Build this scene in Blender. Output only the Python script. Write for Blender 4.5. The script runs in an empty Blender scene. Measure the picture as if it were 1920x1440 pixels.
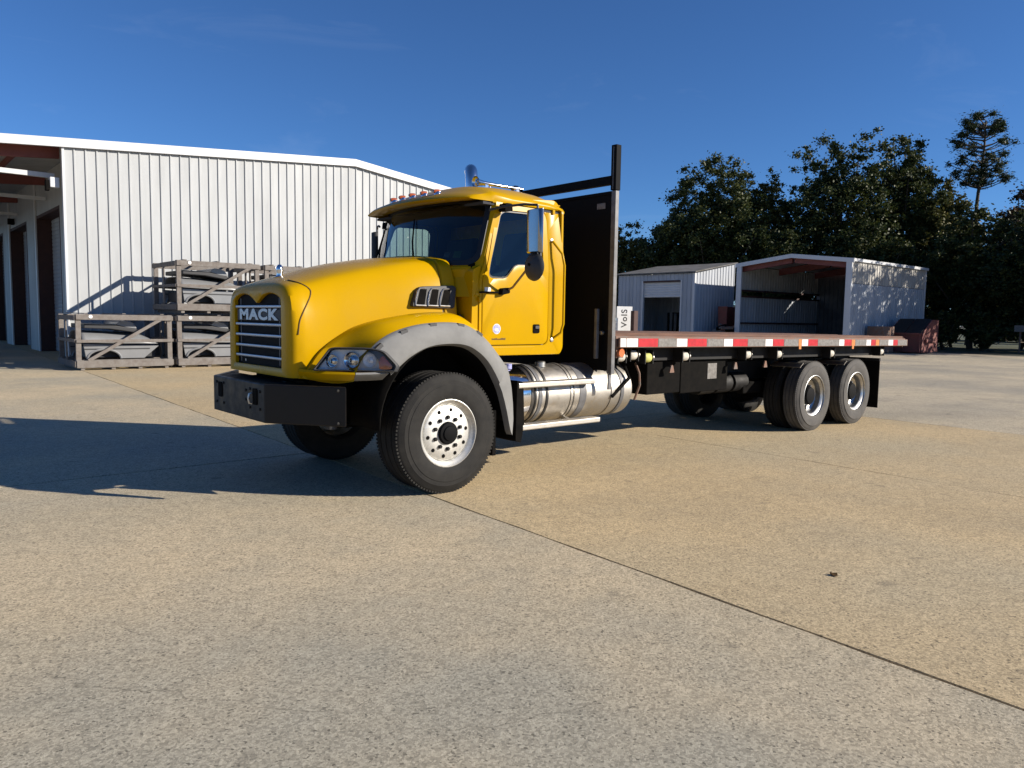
import bpy, bmesh, math, random
import numpy as np
from mathutils import Vector, Matrix
random.seed(7); rng = np.random.default_rng(7)
scene = bpy.context.scene
COL = scene.collection
R = math.radians

# ------------------------------------------------------------------ camera, sky, sun, exposure
CF, CA, CP, CR = 1423.1, 0.8557, 0.0871, 0.0156          # focal length in photo pixels, heading, pitch, roll
CPOS = Vector((-4.053, -5.512, 1.608))
cam_data = bpy.data.cameras.new('camera'); cam = bpy.data.objects.new('camera', cam_data); COL.objects.link(cam)
fw = Vector((math.cos(CA)*math.cos(CP), math.sin(CA)*math.cos(CP), -math.sin(CP)))
rt = Vector((math.sin(CA), -math.cos(CA), 0)); up = rt.cross(fw)
rt2 = rt*math.cos(CR) + up*math.sin(CR); up2 = -rt*math.sin(CR) + up*math.cos(CR)
cam.matrix_world = Matrix(((rt2.x, up2.x, -fw.x, CPOS.x), (rt2.y, up2.y, -fw.y, CPOS.y), (rt2.z, up2.z, -fw.z, CPOS.z), (0, 0, 0, 1)))
cam_data.sensor_fit = 'HORIZONTAL'; cam_data.sensor_width = 36.0; cam_data.lens = CF/1920*36.0
cam_data.clip_start = 0.05; cam_data.clip_end = 2000
scene.camera = cam

SUN_EL = R(22.8); SUN_AZ = math.atan2(-0.77, 0.64)        # direction towards the sun, from +x
world = bpy.data.worlds.new('World'); scene.world = world; world.use_nodes = True
wn = world.node_tree; wn.nodes.clear()
sky = wn.nodes.new('ShaderNodeTexSky'); sky.sky_type = 'NISHITA'; sky.sun_disc = False
sky.sun_elevation = SUN_EL; sky.sun_rotation = math.pi/2 - SUN_AZ
sky.altitude = 0; sky.air_density = 0.8; sky.dust_density = 0.0; sky.ozone_density = 9.5
bg = wn.nodes.new('ShaderNodeBackground'); bg.inputs[1].default_value = 0.074
wo = wn.nodes.new('ShaderNodeOutputWorld')
tcw = wn.nodes.new('ShaderNodeTexCoord'); mpw = wn.nodes.new('ShaderNodeMapping'); mpw.inputs['Scale'].default_value = (1.6, 2.4, 7.0); mpw.inputs['Rotation'].default_value = (0.25, 0.1, 0.6)
nzw = wn.nodes.new('ShaderNodeTexNoise'); nzw.inputs['Scale'].default_value = 2.2; nzw.inputs['Detail'].default_value = 9; nzw.inputs['Roughness'].default_value = 0.62; nzw.inputs['Distortion'].default_value = 0.8
mrw = wn.nodes.new('ShaderNodeMapRange'); mrw.inputs[1].default_value = 0.60; mrw.inputs[2].default_value = 0.85; mrw.inputs[3].default_value = 0.0; mrw.inputs[4].default_value = 0.045
mxw = wn.nodes.new('ShaderNodeMix'); mxw.data_type = 'RGBA'; mxw.inputs[7].default_value = (9.0, 9.6, 10.5, 1)
wn.links.new(tcw.outputs['Generated'], mpw.inputs[0]); wn.links.new(mpw.outputs[0], nzw.inputs['Vector']); wn.links.new(nzw.outputs[0], mrw.inputs[0]); wn.links.new(mrw.outputs[0], mxw.inputs[0])
wn.links.new(sky.outputs[0], mxw.inputs[6]); wn.links.new(mxw.outputs[2], bg.inputs[0]); wn.links.new(bg.outputs[0], wo.inputs[0])
sd = bpy.data.lights.new('sun', 'SUN'); sun = bpy.data.objects.new('sun', sd); COL.objects.link(sun)
sd.energy = 4.8; sd.angle = R(0.53); sd.color = (1.0, 0.915, 0.80)
sdir = Vector((math.cos(SUN_AZ)*math.cos(SUN_EL), math.sin(SUN_AZ)*math.cos(SUN_EL), math.sin(SUN_EL)))
sun.rotation_euler = sdir.to_track_quat('Z', 'Y').to_euler(); sun.location = (0, 0, 40)
vs = scene.view_settings; vs.view_transform = 'Standard'; vs.look = 'None'; vs.exposure = 0.75; vs.gamma = 1.0
vs.use_curve_mapping = False

# ------------------------------------------------------------------ materials
MATS = {}
def pmat(name, col, rough=0.5, metal=0.0, coat=0.0, noise=0.0, nscale=6.0, bump=0.0, bscale=80.0, spec=0.5, col2=None, rvar=0.0, streak=None):
    m = bpy.data.materials.new(name); m.use_nodes = True; MATS[name] = m
    nt = m.node_tree; b = nt.nodes['Principled BSDF']
    b.inputs['Base Color'].default_value = (*col, 1); b.inputs['Roughness'].default_value = rough
    b.inputs['Metallic'].default_value = metal; b.inputs['Coat Weight'].default_value = coat
    b.inputs['Coat Roughness'].default_value = 0.06; b.inputs['Specular IOR Level'].default_value = spec
    if noise or bump or rvar:
        tc = nt.nodes.new('ShaderNodeNewGeometry')
        mp = nt.nodes.new('ShaderNodeMapping'); nt.links.new(tc.outputs['Position'], mp.inputs[0])
        if streak: mp.inputs['Scale'].default_value = streak
    if noise or rvar:
        n = nt.nodes.new('ShaderNodeTexNoise'); n.inputs['Scale'].default_value = nscale; n.inputs['Detail'].default_value = 8; n.inputs['Roughness'].default_value = 0.65
        nt.links.new(mp.outputs[0], n.inputs['Vector'])
        mr = nt.nodes.new('ShaderNodeMapRange'); mr.inputs[1].default_value = 0.33; mr.inputs[2].default_value = 0.67
        nt.links.new(n.outputs[0], mr.inputs[0])
        if noise:
            mx = nt.nodes.new('ShaderNodeMix'); mx.data_type = 'RGBA'
            c2 = col2 if col2 else tuple(c*(1-noise) for c in col)
            mx.inputs[6].default_value = (*col, 1); mx.inputs[7].default_value = (*c2, 1)
            nt.links.new(mr.outputs[0], mx.inputs[0]); nt.links.new(mx.outputs[2], b.inputs['Base Color'])
        if rvar:
            m2 = nt.nodes.new('ShaderNodeMapRange'); m2.inputs[3].default_value = rough; m2.inputs[4].default_value = min(1, rough+rvar)
            nt.links.new(mr.outputs[0], m2.inputs[0]); nt.links.new(m2.outputs[0], b.inputs['Roughness'])
    if bump:
        n2 = nt.nodes.new('ShaderNodeTexNoise'); n2.inputs['Scale'].default_value = bscale; n2.inputs['Detail'].default_value = 4
        nt.links.new(mp.outputs[0], n2.inputs['Vector'])
        bp = nt.nodes.new('ShaderNodeBump'); bp.inputs['Strength'].default_value = bump; bp.inputs['Distance'].default_value = 0.01
        nt.links.new(n2.outputs[0], bp.inputs['Height']); nt.links.new(bp.outputs[0], b.inputs['Normal'])
    return m
def glass(name, tint, rough=0.0, refl=0.9):
    m = bpy.data.materials.new(name); m.use_nodes = True; MATS[name] = m
    nt = m.node_tree; nt.nodes.clear()
    o = nt.nodes.new('ShaderNodeOutputMaterial'); t = nt.nodes.new('ShaderNodeBsdfTransparent'); g = nt.nodes.new('ShaderNodeBsdfGlossy')
    t.inputs[0].default_value = (*tint, 1); g.inputs['Roughness'].default_value = rough; g.inputs[0].default_value = (refl, refl, refl, 1)
    f = nt.nodes.new('ShaderNodeFresnel'); f.inputs[0].default_value = 1.6 if refl > 0.5 else 1.3; mx = nt.nodes.new('ShaderNodeMixShader')
    nt.links.new(f.outputs[0], mx.inputs[0]); nt.links.new(t.outputs[0], mx.inputs[1]); nt.links.new(g.outputs[0], mx.inputs[2]); nt.links.new(mx.outputs[0], o.inputs[0])
    return m
pmat('yellow', (0.465, 0.266, 0.0005), 0.22, 0, 0.0, noise=0.07, nscale=3.0, rvar=0.08, spec=0.12)
pmat('black_paint', (0.007, 0.007, 0.0075), 0.5, 0, 0.0, noise=0.5, nscale=9, col2=(0.014, 0.013, 0.012), rvar=0.25, spec=0.25)
pmat('black_sheet', (0.004, 0.004, 0.0045), 0.7, spec=0.1)
pmat('black_bumper', (0.006, 0.0055, 0.005), 0.35, 0, 0.0, noise=0.5, nscale=9, col2=(0.013, 0.010, 0.008), rvar=0.25, spec=0.3)
pmat('black_matte', (0.0035, 0.0034, 0.0033), 0.9, noise=0.5, nscale=12, col2=(0.008, 0.007, 0.006), spec=0.08)
pmat('rubber', (0.012, 0.0117, 0.0113), 0.75, noise=0.6, nscale=7, col2=(0.024, 0.0225, 0.020), bump=0.25, bscale=120, spec=0.2)
pmat('rubber_dusty', (0.050, 0.047, 0.043), 0.85, noise=0.6, nscale=7, col2=(0.085, 0.079, 0.071), bump=0.25, bscale=120)
pmat('grey_plastic', (0.155, 0.155, 0.15), 0.75, noise=0.4, nscale=5, col2=(0.20, 0.20, 0.192), bump=0.2, bscale=300, spec=0.3)
pmat('dark_plastic', (0.035, 0.036, 0.038), 0.6, noise=0.3, nscale=20)
pmat('chrome', (0.75, 0.75, 0.76), 0.10, 1.0, rvar=0.08, nscale=5)
pmat('aluminium', (0.62, 0.61, 0.58), 0.30, 1.0, noise=0.35, nscale=18, rvar=0.2)
pmat('aluminium_dull', (0.52, 0.49, 0.44), 0.38, 1.0, noise=0.3, nscale=10, rvar=0.25, bump=0.05, bscale=30)
pmat('aluminium_rim', (0.66, 0.65, 0.61), 0.42, 0.75, noise=0.35, nscale=25, rvar=0.2)
pmat('steel_grey', (0.16, 0.16, 0.165), 0.55, 0.3, noise=0.45, nscale=8)
pmat('mirror_shell', (0.36, 0.37, 0.39), 0.16, 1.0, rvar=0.1, nscale=5)
pmat('lamp_sheen', (0.86, 0.86, 0.87), 0.3, 0.15)  # reflected brightness of the headlamp put into a near-white base colour
pmat('shed_inside_shade', (0.10, 0.105, 0.115), 0.8, noise=0.4, nscale=1.3)  # darker copy of the shed wall, interior shade put into the colour
pmat('roof_mossy', (0.075, 0.07, 0.055), 0.9, noise=0.6, nscale=1.5, col2=(0.16, 0.155, 0.15))
pmat('bar_silver', (0.42, 0.45, 0.50), 0.35, 0.6)
pmat('rust_wood', (0.17, 0.085, 0.055), 0.85, noise=0.5, nscale=5, streak=(0.6, 8, 8), bump=0.3, bscale=40)
pmat('rust_steel', (0.15, 0.13, 0.115), 0.75, 0.2, noise=0.6, nscale=9, col2=(0.2, 0.09, 0.05))
pmat('tape_red', (0.52, 0.012, 0.02), 0.35, noise=0.35, nscale=15); pmat('tape_white', (0.75, 0.74, 0.72), 0.4, noise=0.2, nscale=15)
pmat('tape_worn', (0.20, 0.19, 0.175), 0.6, noise=0.6, nscale=22, col2=(0.09, 0.08, 0.07))
pmat('tape_orange', (0.6, 0.20, 0.03), 0.5, noise=0.3, nscale=25)
pmat('amber', (0.34, 0.075, 0.015), 0.15, 0, 0.8); pmat('amber_lens', (0.55, 0.15, 0.05), 0.15, 0, 0.8)
pmat('white_paint', (0.72, 0.72, 0.70), 0.55, noise=0.12, nscale=4)
pmat('strap_white', (0.62, 0.58, 0.50), 0.7, noise=0.4, nscale=30); pmat('strap_yellow', (0.55, 0.55, 0.16), 0.7, noise=0.3, nscale=30)
pmat('brass', (0.35, 0.22, 0.10), 0.5, 0.6, noise=0.4, nscale=30)
pmat('blue_sticker', (0.10, 0.12, 0.42), 0.4, noise=0.5, nscale=60, col2=(0.5, 0.5, 0.7)); pmat('green_sticker', (0.10, 0.16, 0.05), 0.5)
pmat('seat_cloth', (0.035, 0.036, 0.042), 0.9)
pmat('ink', (0.02, 0.02, 0.02), 0.7); pmat('ink_brown', (0.09, 0.045, 0.005), 0.7)
pmat('wall_white', (0.385, 0.40, 0.405), 0.5, noise=0.14, nscale=0.9, streak=(2.5, 2.5, 0.35), rvar=0.15)
pmat('trim_white', (0.56, 0.57, 0.58), 0.45, noise=0.08, nscale=2)
pmat('wall_shed', (0.40, 0.43, 0.47), 0.6, noise=0.25, nscale=1.3, streak=(2, 2, 0.4))
pmat('wall_shed_pale', (0.45, 0.43, 0.39), 0.7, noise=0.3, nscale=1.3)
pmat('roof_metal', (0.45, 0.46, 0.47), 0.5, 0.2, noise=0.3, nscale=2)
pmat('red_iron', (0.20, 0.055, 0.045), 0.65, noise=0.25, nscale=4)
pmat('brown_iron', (0.055, 0.02, 0.015), 0.7, noise=0.3, nscale=4)
pmat('wood_grey', (0.19, 0.175, 0.16), 0.9, noise=0.55, nscale=7, col2=(0.13, 0.11, 0.095), streak=(1.2, 1.2, 1.2), bump=0.5, bscale=60)
pmat('fibreglass', (0.20, 0.205, 0.21), 0.35, 0, 0.3, noise=0.15, nscale=3)
pmat('fibre_dark', (0.02, 0.021, 0.024), 0.6)
pmat('dumpster_red', (0.20, 0.045, 0.04), 0.7, noise=0.5, nscale=5, col2=(0.13, 0.05, 0.035))
pmat('bark', (0.11, 0.085, 0.06), 0.95, noise=0.5, nscale=10, bump=0.8, bscale=25)
pmat('machine_tan', (0.28, 0.18, 0.07), 0.7, noise=0.3, nscale=6)
pmat('grass', (0.035, 0.055, 0.018), 0.95, noise=0.6, nscale=4, col2=(0.08, 0.075, 0.03))
pmat('asphalt', (0.20, 0.19, 0.17), 0.95, noise=0.4, nscale=0.6, col2=(0.28, 0.26, 0.225), bump=0.3, bscale=40)
pmat('joint_fill', (0.035, 0.032, 0.026), 0.95, noise=0.5, nscale=3, col2=(0.05, 0.055, 0.02))
glass('cab_glass', (0.50, 0.62, 0.60)); glass('lens', (0.90, 0.91, 0.92), 0.0, 0.4)
pmat('rubber_seal', (0.006, 0.006, 0.006), 0.5)

def leafmat(name, cols):
    m = bpy.data.materials.new(name); m.use_nodes = True; MATS[name] = m
    nt = m.node_tree; nt.nodes.clear()
    o = nt.nodes.new('ShaderNodeOutputMaterial'); d = nt.nodes.new('ShaderNodeBsdfPrincipled'); t = nt.nodes.new('ShaderNodeBsdfTranslucent')
    d.inputs['Roughness'].default_value = 0.55; d.inputs['Specular IOR Level'].default_value = 0.25
    g = nt.nodes.new('ShaderNodeNewGeometry'); r = nt.nodes.new('ShaderNodeValToRGB')
    nt.links.new(g.outputs['Random Per Island'], r.inputs[0])
    r.color_ramp.elements[0].color = (*cols[0], 1); r.color_ramp.elements[1].color = (*cols[-1], 1)
    for i, c in enumerate(cols[1:-1]):
        e = r.color_ramp.elements.new((i+1)/(len(cols)-1)); e.color = (*c, 1)
    mx = nt.nodes.new('ShaderNodeMixShader'); mx.inputs[0].default_value = 0.22
    nt.links.new(r.outputs[0], d.inputs['Base Color']); nt.links.new(r.outputs[0], t.inputs[0])
    nt.links.new(d.outputs[0], mx.inputs[1]); nt.links.new(t.outputs[0], mx.inputs[2]); nt.links.new(mx.outputs[0], o.inputs[0])
leafmat('leaf_oak', [(0.022, 0.034, 0.010), (0.040, 0.056, 0.016), (0.085, 0.088, 0.022)])
leafmat('leaf_olive', [(0.04, 0.05, 0.014), (0.08, 0.084, 0.022), (0.14, 0.12, 0.034)])
leafmat('leaf_pine', [(0.014, 0.026, 0.010), (0.03, 0.045, 0.015), (0.05, 0.062, 0.02)])
leafmat('leaf_rust', [(0.028, 0.032, 0.011), (0.07, 0.04, 0.018), (0.11, 0.06, 0.03)])

def concrete(name, base, dark, pale, tint, seed):
    m = bpy.data.materials.new(name); m.use_nodes = True; MATS[name] = m
    nt = m.node_tree; b = nt.nodes['Principled BSDF']; L = nt.links.new
    b.inputs['Roughness'].default_value = 0.9; b.inputs['Specular IOR Level'].default_value = 0.25
    g = nt.nodes.new('ShaderNodeNewGeometry'); mp = nt.nodes.new('ShaderNodeMapping'); L(g.outputs['Position'], mp.inputs[0]); mp.inputs['Location'].default_value = (seed, seed*2.3, 0)
    def noise(scale, det, rough=0.6, vec=None):
        n = nt.nodes.new('ShaderNodeTexNoise'); n.inputs['Scale'].default_value = scale; n.inputs['Detail'].default_value = det; n.inputs['Roughness'].default_value = rough
        L(vec if vec else mp.outputs[0], n.inputs['Vector']); return n.outputs[0]
    def rng_(v, a, c, lo=0, hi=1):
        r = nt.nodes.new('ShaderNodeMapRange'); r.inputs[1].default_value = a; r.inputs[2].default_value = c; r.inputs[3].default_value = lo; r.inputs[4].default_value = hi; L(v, r.inputs[0]); return r.outputs[0]
    def mix(f, a, c, blend='MIX'):
        x = nt.nodes.new('ShaderNodeMix'); x.data_type = 'RGBA'; x.blend_type = blend
        if isinstance(f, float): x.inputs[0].default_value = f
        else: L(f, x.inputs[0])
        for s, v in ((6, a), (7, c)):
            if isinstance(v, tuple): x.inputs[s].default_value = (*v, 1)
            else: L(v, x.inputs[s])
        return x.outputs[2]
    big = rng_(noise(0.45, 5), 0.38, 0.66); mid = rng_(noise(1.7, 6, 0.7), 0.42, 0.68)
    c = mix(big, base, pale); c = mix(rng_(noise(0.8, 7, 0.72), 0.47, 0.75, 0, 0.6), c, dark); c = mix(rng_(noise(0.25, 4, 0.6), 0.42, 0.66, 0, 0.85), c, tint)
    # exposed aggregate: pale and dark stones
    v = nt.nodes.new('ShaderNodeTexVoronoi'); v.inputs['Scale'].default_value = 95; L(mp.outputs[0], v.inputs['Vector'])
    sep = nt.nodes.new('ShaderNodeSeparateColor'); L(v.outputs['Color'], sep.inputs[0])
    grain = rng_(sep.outputs[0], 0, 1, 0.69, 1.27)
    fine = rng_(noise(150, 3, 0.7), 0.3, 0.7, 0.86, 1.14)
    mul = nt.nodes.new('ShaderNodeMath'); mul.operation = 'MULTIPLY'; L(grain, mul.inputs[0]); L(fine, mul.inputs[1])
    bl = rng_(noise(9, 4, 0.7), 0.3, 0.7, 0.90, 1.1)
    mul2 = nt.nodes.new('ShaderNodeMath'); mul2.operation = 'MULTIPLY'; L(mul.outputs[0], mul2.inputs[0]); L(bl, mul2.inputs[1])
    vm = nt.nodes.new('ShaderNodeVectorMath'); vm.operation = 'SCALE'; L(c, vm.inputs[0]); L(mul2.outputs[0], vm.inputs['Scale'])
    # dark pits and grease drops
    spots = rng_(noise(3.1, 2, 0.5), 0.70, 0.74)
    pit = rng_(sep.outputs[1], 0.955, 0.965, 0, 0.6)
    c2 = mix(pit, vm.outputs[0], (0.05, 0.045, 0.035)); c2 = mix(rng_(spots, 0, 1, 0, 0.35), c2, (0.10, 0.09, 0.07))
    # hairline cracks, present only here and there, and long scuffs along the lane
    nd = nt.nodes.new('ShaderNodeTexNoise'); nd.inputs['Scale'].default_value = 1.1; nd.inputs['Detail'].default_value = 6; L(mp.outputs[0], nd.inputs['Vector'])
    va = nt.nodes.new('ShaderNodeVectorMath'); va.operation = 'SCALE'; va.inputs['Scale'].default_value = 0.9; L(nd.outputs['Color'], va.inputs[0])
    vb = nt.nodes.new('ShaderNodeVectorMath'); vb.operation = 'ADD'; L(mp.outputs[0], vb.inputs[0]); L(va.outputs[0], vb.inputs[1])
    vc = nt.nodes.new('ShaderNodeTexVoronoi'); vc.feature = 'DISTANCE_TO_EDGE'; vc.inputs['Scale'].default_value = 0.30; L(vb.outputs[0], vc.inputs['Vector'])
    line = rng_(vc.outputs['Distance'], 0.0006, 0.0022, 1, 0); where = rng_(noise(0.5, 2, 0.5), 0.57, 0.63, 0, 0.4)
    mm = nt.nodes.new('ShaderNodeMath'); mm.operation = 'MULTIPLY'; L(line, mm.inputs[0]); L(where, mm.inputs[1]); c2 = mix(mm.outputs[0], c2, (0.09, 0.078, 0.055))
    ms = nt.nodes.new('ShaderNodeMapping'); ms.inputs['Scale'].default_value = (0.25, 5.0, 1); ms.inputs['Rotation'].default_value = (0, 0, 0.12); L(mp.outputs[0], ms.inputs[0])
    c2 = mix(rng_(noise(1.0, 5, 0.6, ms.outputs[0]), 0.56, 0.72, 0, 0.22), c2, dark)
    L(c2, b.inputs['Base Color'])
    bp = nt.nodes.new('ShaderNodeBump'); bp.inputs['Strength'].default_value = 0.5; bp.inputs['Distance'].default_value = 0.004
    L(mul2.outputs[0], bp.inputs['Height']); L(bp.outputs[0], b.inputs['Normal'])
concrete('concrete_tan', (0.46, 0.355, 0.205), (0.34, 0.275, 0.175), (0.52, 0.40, 0.23), (0.43, 0.36, 0.235), 3.0)
concrete('concrete_grey', (0.455, 0.38, 0.255), (0.33, 0.295, 0.215), (0.54, 0.435, 0.28), (0.325, 0.305, 0.24), 23.2)
concrete('concrete_old', (0.43, 0.37, 0.265), (0.22, 0.195, 0.15), (0.50, 0.42, 0.29), (0.29, 0.265, 0.21), 21.0)

# ------------------------------------------------------------------ mesh helpers
ORG = {}
class MB:
    def __init__(s): s.v = []; s.f = []
    def add(s, vs, fs):
        o = len(s.v); s.v += [tuple(map(float, p)) for p in vs]; s.f += [tuple(o+i for i in f) for f in fs]; return s
    def box(s, x0, x1, y0, y1, z0, z1):
        return s.add([(x0,y0,z0),(x1,y0,z0),(x1,y1,z0),(x0,y1,z0),(x0,y0,z1),(x1,y0,z1),(x1,y1,z1),(x0,y1,z1)],
                     [(0,3,2,1),(4,5,6,7),(0,1,5,4),(1,2,6,5),(2,3,7,6),(3,0,4,7)])
    def prism(s, poly, axis, lo, hi):
        n = len(poly)
        def P(a, b, t): return {'x': (t,a,b), 'y': (a,t,b), 'z': (a,b,t)}[axis]
        return s.add([P(a,b,lo) for a,b in poly]+[P(a,b,hi) for a,b in poly],
                     [tuple(range(n-1,-1,-1)), tuple(range(n,2*n))]+[(i,(i+1)%n,n+(i+1)%n,n+i) for i in range(n)])
    def beam(s, p, q, w, h, upv=(0,0,1)):
        p = Vector(p); q = Vector(q); d = (q-p).normalized(); u = Vector(upv)
        if abs(d.dot(u)) > 0.98: u = Vector((0,1,0))
        a = d.cross(u).normalized()*w/2; b = a.cross(d).normalized()*h/2
        vs = [e+sa*a+sb*b for e in (p,q) for sa,sb in ((-1,-1),(1,-1),(1,1),(-1,1))]
        return s.add(vs, [(0,3,2,1),(4,5,6,7),(0,1,5,4),(1,2,6,5),(2,3,7,6),(3,0,4,7)])
    def tube(s, pts, r, n=10, caps=True):
        pts = [Vector(p) for p in pts]; rr = r if isinstance(r, (list, tuple)) else [r]*len(pts)
        rings = []; u = None
        for i, p in enumerate(pts):
            d = (pts[min(i+1,len(pts)-1)]-pts[max(i-1,0)]).normalized()
            if u is None:
                u = d.cross(Vector((0,0,1)))
                if u.length < 0.05: u = d.cross(Vector((1,0,0)))
            u = (u-d*u.dot(d)).normalized(); w = d.cross(u)
            rings.append([p+(u*math.cos(2*math.pi*k/n)+w*math.sin(2*math.pi*k/n))*rr[i] for k in range(n)])
        fs = [(i*n+k, i*n+(k+1)%n, (i+1)*n+(k+1)%n, (i+1)*n+k) for i in range(len(pts)-1) for k in range(n)]
        if caps: fs += [tuple(range(n-1,-1,-1)), tuple((len(pts)-1)*n+k for k in range(n))]
        return s.add([v for rg in rings for v in rg], fs)
    def lathe(s, prof, c, axis='y', n=48, closed=False):
        vs = []; m = len(prof)
        for k in range(n):
            a = 2*math.pi*k/n; ca, sa = math.cos(a), math.sin(a)
            for r, t in prof:
                vs.append({'y': (c[0]+r*ca, c[1]+t, c[2]+r*sa), 'x': (c[0]+t, c[1]+r*ca, c[2]+r*sa), 'z': (c[0]+r*ca, c[1]+r*sa, c[2]+t)}[axis])
        fs = [(k*m+i, k*m+i+1, ((k+1)%n)*m+i+1, ((k+1)%n)*m+i) for k in range(n) for i in range(m-1)]
        if closed: fs += [(k*m+m-1, k*m, ((k+1)%n)*m, ((k+1)%n)*m+m-1) for k in range(n)]
        return s.add(vs, fs)
    def grid(s, P, cu=False, cv=False):
        nu, nv = len(P), len(P[0])
        fs = [(i*nv+j, ((i+1)%nu)*nv+j, ((i+1)%nu)*nv+(j+1)%nv, i*nv+(j+1)%nv) for i in range(nu if cu else nu-1) for j in range(nv if cv else nv-1)]
        return s.add([p for row in P for p in row], fs)
    def map(s, fn): s.v = [tuple(fn(*p)) for p in s.v]; return s
    def build(s, name, mat, parent=None, smooth=None, bevel=0, seg=2, solid=0, loc=None):
        if parent is not None and loc is None: o = ORG[parent]
        else: o = Vector(loc) if loc is not None else Vector((0,0,0))
        me = bpy.data.meshes.new(name)
        me.from_pydata([(x-o[0], y-o[1], z-o[2]) for x,y,z in s.v], [], s.f)
        bm = bmesh.new(); bm.from_mesh(me); bmesh.ops.remove_doubles(bm, verts=bm.verts, dist=1e-5); bmesh.ops.recalc_face_normals(bm, faces=bm.faces); bm.to_mesh(me); bm.free()
        if smooth is not None:
            me.polygons.foreach_set('use_smooth', [True]*len(me.polygons)); me.set_sharp_from_angle(angle=R(smooth))
        me.materials.append(MATS[mat]); ob = bpy.data.objects.new(name, me); COL.objects.link(ob)
        if parent is not None:
            ob.parent = parent
            if loc is not None: ob.location = o - ORG[parent]
        elif loc is not None: ob.location = o
        ORG[ob] = Vector(o)
        if bevel:
            md = ob.modifiers.new('bevel', 'BEVEL'); md.width = bevel; md.segments = seg; md.limit_method = 'ANGLE'; md.angle_limit = R(35)
        if solid:
            md = ob.modifiers.new('solid', 'SOLIDIFY'); md.thickness = solid; md.offset = 0
        return ob
def tag(o, label=None, cat=None, group=None, kind=None):
    for k, v in (('label', label), ('category', cat), ('group', group), ('kind', kind)):
        if v: o[k] = v
    return o
def thing(name, label, cat, loc=(0,0,0), group=None):
    o = bpy.data.objects.new(name, None); COL.objects.link(o); o.location = loc; o.empty_display_size = 0.3
    ORG[o] = Vector(loc); return tag(o, label, cat, group)
def part(name, parent, loc=(0,0,0)):
    o = bpy.data.objects.new(name, None); COL.objects.link(o); o.parent = parent; o.location = Vector(loc)-ORG[parent]; ORG[o] = Vector(loc); return o
def copy_tree(o, parent=None):
    c = o.copy(); COL.objects.link(c); c.parent = parent; ORG[c] = ORG[o]
    for ch in list(o.children): copy_tree(ch, c)
    return c
def resample(poly, n, closed=True):
    P = [Vector((a, b, 0)) for a, b in poly]
    if closed: P.append(P[0])
    L = [0]
    for a, b in zip(P, P[1:]): L.append(L[-1]+(b-a).length)
    out = []
    for k in range(n):
        t = L[-1]*k/(n if closed else n-1); i = max(j for j in range(len(L)-1) if L[j] <= t+1e-9)
        f = (t-L[i])/max(1e-9, L[i+1]-L[i]); q = P[i].lerp(P[i+1], min(1, f)); out.append((q.x, q.y))
    return out
def rounded(pts, r, n=5):
    """round the corners of a polygon; r scalar or list"""
    out = []; N = len(pts)
    for i in range(N):
        p0, p, p1 = (Vector(pts[(i+k) % N]) for k in (-1, 0, 1)); rr = r[i] if isinstance(r, (list, tuple)) else r
        a = (p0-p); b = (p1-p); l = min(rr, a.length*0.49, b.length*0.49)
        if l < 1e-4: out.append(tuple(p)); continue
        A = p+a.normalized()*l; B = p+b.normalized()*l
        for k in range(n+1):
            t = k/n; q = A.lerp(p, t).lerp(p.lerp(B, t), t); out.append((q.x, q.y))
    return out
def ang_ring(outer, inner, n=96):
    """match two closed 2-d outlines by angle round the inner centroid"""
    cx = (min(a for a, b in inner)+max(a for a, b in inner))/2; cy = (min(b for a, b in inner)+max(b for a, b in inner))/2
    def cast(poly, th):
        d = (math.cos(th), math.sin(th)); best = None
        for (x1, y1), (x2, y2) in zip(poly, poly[1:]+poly[:1]):
            ex, ey = x2-x1, y2-y1; den = d[0]*ey-d[1]*ex
            if abs(den) < 1e-12: continue
            t = ((x1-cx)*ey-(y1-cy)*ex)/den; u = ((x1-cx)*d[1]-(y1-cy)*d[0])/den
            if t > 0 and -1e-9 <= u <= 1+1e-9 and (best is None or t > best): best = t
        return (cx+d[0]*best, cy+d[1]*best)
    ths = set(2*math.pi*k/n for k in range(n))
    for poly in (outer, inner):
        for a, b in poly: ths.add(math.atan2(b-cy, a-cx) % (2*math.pi))
    ths = sorted(ths); ths = [t for i, t in enumerate(ths) if i == 0 or t-ths[i-1] > 1e-4]
    return [cast(outer, t) for t in ths], [cast(inner, t) for t in ths]
def text_mesh(txt, name, mat, parent, size, mtx, extrude=0.004, offset=0.0, loc=None, sx=1.0):
    cu = bpy.data.curves.new(name, 'FONT'); cu.body = txt; cu.size = size; cu.extrude = extrude; cu.offset = offset; cu.align_x = 'CENTER'; cu.align_y = 'CENTER'; cu.space_character = 1.12
    tmp = bpy.data.objects.new('tmp_text', cu); COL.objects.link(tmp)
    dg = bpy.context.evaluated_depsgraph_get(); me = bpy.data.meshes.new_from_object(tmp.evaluated_get(dg)); bpy.data.objects.remove(tmp)
    me.transform(Matrix.Diagonal((sx, 1, 1, 1))); me.transform(mtx); me.transform(Matrix.Translation(-ORG[parent])); me.materials.clear(); me.materials.append(MATS[mat])
    o = bpy.data.objects.new(name, me); COL.objects.link(o); o.parent = parent; ORG[o] = ORG[parent]; return o
def basis(xv, yv, o):
    x = Vector(xv).normalized(); y = Vector(yv).normalized(); z = x.cross(y)
    return Matrix(((x.x, y.x, z.x, o[0]), (x.y, y.y, z.y, o[1]), (x.z, y.z, z.z, o[2]), (0, 0, 0, 1)))

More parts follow.
